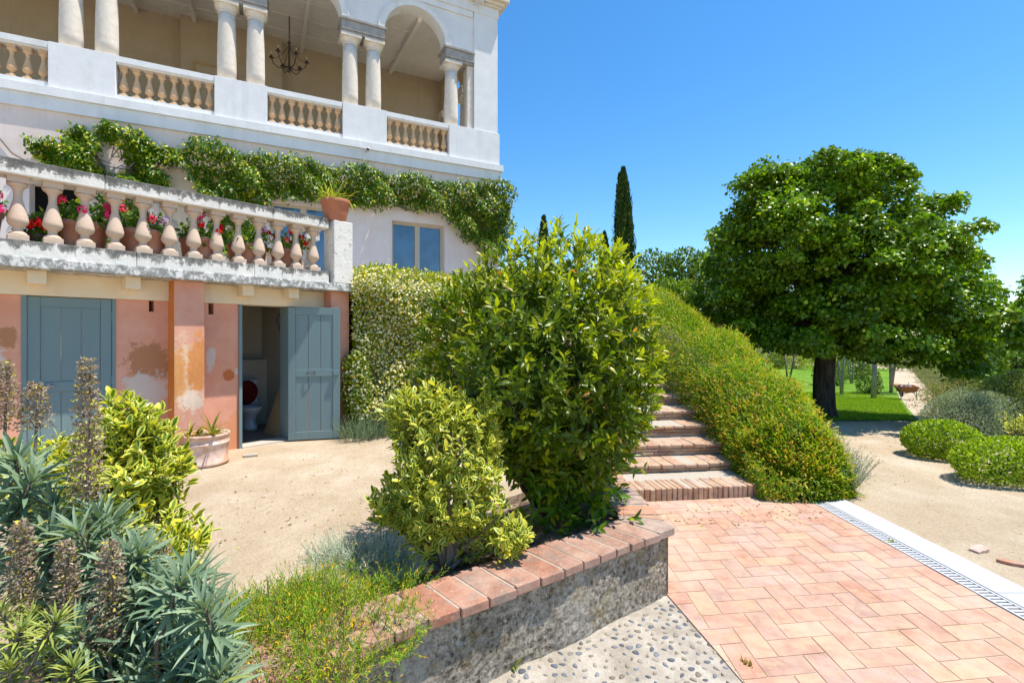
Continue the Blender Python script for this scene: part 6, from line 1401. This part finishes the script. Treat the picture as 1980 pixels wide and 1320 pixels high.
# ---------------------------------------------------------------- small things on the ground
for k, (x, y, a, sx, sy, lab) in enumerate([(3.58, 3.73, 0.4, 0.075, 0.05, 'pale broken tile lying on gravel beside the granite edging'), (3.60, 3.50, 2.5, 0.085, 0.03, 'red broken tile sliver beside the granite edging'), (3.66, 3.30, 0.9, 0.10, 0.06, 'flat pale stone half sunk beside the granite edging')]):
    q = [(-sx, -sy * 0.7), (sx * 0.5, -sy), (sx, sy * 0.3), (sx * 0.2, sy), (-sx * 0.9, sy * 0.6)]; b = MB(); b.prism(q, 0, lambda px, py, k=k: 0.022 + 0.1 * px * (k < 1), ((0.62, 0.47, 0.38, 1), (0.52, 0.26, 0.17, 1), (0.60, 0.54, 0.44, 1))[k])
    o = b.build('broken_tile', M_BRICK, bevel=0.003); o.location = (x, y, 0.001); o.rotation_euler = (0, 0, a); tag(o, lab, 'stone', 'broken tiles beside the edging')
F_WEED = foliage('weed_leaf', 0.5, 0.3)
for (x, y, n, h, lab) in [(-0.005, 2.425, 40, 0.05, 'small green weed at the foot of the planter wall'), (0.13, 2.505, 18, 0.035, 'tiny weed tuft right of the wall foot weed'), (3.015, 3.86, 16, 0.03, 'grey weed growing in the slotted drain'), (3.02, 4.3, 12, 0.025, 'smaller weed farther up the slotted drain'), (1.17, 2.42, 34, 0.03, 'dry straggling weed at the paving edge')]:
    root = plant('weed_tuft', (x, y, 0.004), lab, 'weed'); d = rdir(n); d[:, 2] = np.abs(d[:, 2]) + 0.35
    own(scatter('leaves', F_WEED, LEAF_FINE, np.array([x, y, 0.006]) + RNG.normal(size=(n, 3)) * np.array([0.012, 0.012, 0.003]), d, rdir(n), h * (0.6 + 0.6 * RNG.random(n)), shades(n, (0.14, 0.24, 0.03), (0.26, 0.34, 0.05)) if lab[0] != 'd' else shades(n, (0.22, 0.20, 0.10), (0.35, 0.30, 0.14))), root)
# loose stones and fallen leaves on the gravel, chippings on the soil
gs = MB(); rg2 = random.Random(9)
zone = [((-2.6, -0.9), (3.8, 7.5), 900), ((3.4, 6.5), (2.6, 9.2), 1100)]
for (xa, xb), (ya, yb), n in zone:
    for _ in range(n):
        x, y = rg2.uniform(xa, xb), rg2.uniform(ya, yb); s = rg2.uniform(0.003, 0.009) * (1.6 if rg2.random() < 0.06 else 1); c = rg2.choice([(0.40, 0.30, 0.19), (0.55, 0.45, 0.33), (0.27, 0.20, 0.13), (0.62, 0.54, 0.42)])
        vs = [(x + s * rg2.uniform(.7, 1.2) * math.cos(a), y + s * rg2.uniform(.7, 1.2) * math.sin(a), gz(x, y) - 0.001) for a in (0, 1.25, 2.5, 3.75, 5.0)] + [(x, y, gz(x, y) + s * rg2.uniform(0.5, 0.9))]
        gs.add(vs, [(0, 1, 5), (1, 2, 5), (2, 3, 5), (3, 4, 5), (4, 0, 5)], (*c, 1))
tag(gs.build('loose_gravel', tinted('gravel_stone', 0.9, 0.1, 0.1)), 'loose small stones scattered over the sandy gravel', kind='stuff')
n = 1500; q = sample_poly([(-1.4, 3.7), (-0.7, 3.0), (0.75, 3.4), (0.7, 4.4), (-0.3, 4.4)], n); z = np.array([bedz(a, b) for a, b in q]) + 0.006
o = scatter('leaf_litter', F_DRY, LEAF_ROUND, np.column_stack([q, z]), np.column_stack([rdir(n)[:, :2], RNG.normal(size=n) * 0.2]), np.tile(np.array([0, 0, 1.0]), (n, 1)) + RNG.normal(size=(n, 3)) * 0.3, 0.03, shades(n, (0.15, 0.09, 0.05), (0.34, 0.23, 0.13))); tag(o, 'dry leaf litter on the bed soil', kind='stuff')
# short grass blades on the near lawn
n = 60000; q = sample_poly([(6.0, 9.75), (8.1, 9.8), (10.9, 13.5), (15.8, 19.9), (17, 23), (11, 23), (6.5, 14)], n); z = np.array([gz(a, b) for a, b in q]) + 0.010
o = scatter('grass', foliage('grass_blade', 0.6, 0.3, 0.2), BLADE, np.column_stack([q, z]), np.column_stack([RNG.normal(size=(n, 2)) * 0.35, np.ones(n)]), rdir(n), 0.035 + 0.03 * RNG.random(n), shades(n, (0.13, 0.26, 0.014), (0.26, 0.42, 0.03), (0.40, 0.42, 0.10), 0.08), None, 1.6); tag(o, 'short mown grass blades of the lawn', kind='stuff')
# fallen leaves and bits along the planting and under the lime tree
n = 420; q = np.vstack([sample_poly([(3.3, 4.9), (3.9, 5.2), (4.6, 8.9), (8.5, 9.4), (6.0, 7.4), (4.4, 5.4)], 230), sample_poly([(-2.7, 6.9), (-0.9, 4.6), (-1.2, 4.0), (-2.6, 3.6), (-3.2, 5.6)], 110), sample_poly([(1.3, 4.5), (2.9, 4.85), (2.9, 4.3), (1.4, 4.1)], 80)])
z = np.array([gz(a, b) for a, b in q]) + 0.007 + np.where((q[:, 0] > 0.95) & (q[:, 0] < 2.95) & (q[:, 1] < 5), 0.012, 0)
o = scatter('fallen_leaves', F_DRY, LEAF_ROUND, np.column_stack([q, z]), np.column_stack([rdir(n)[:, :2], RNG.normal(size=n) * 0.15]), np.tile(np.array([0, 0, 1.0]), (n, 1)) + RNG.normal(size=(n, 3)) * 0.3, 0.018 + 0.02 * RNG.random(n), shades(n, (0.20, 0.12, 0.05), (0.38, 0.27, 0.12), (0.42, 0.40, 0.10), 0.25)); tag(o, 'fallen leaves lying on gravel and paving', kind='stuff')
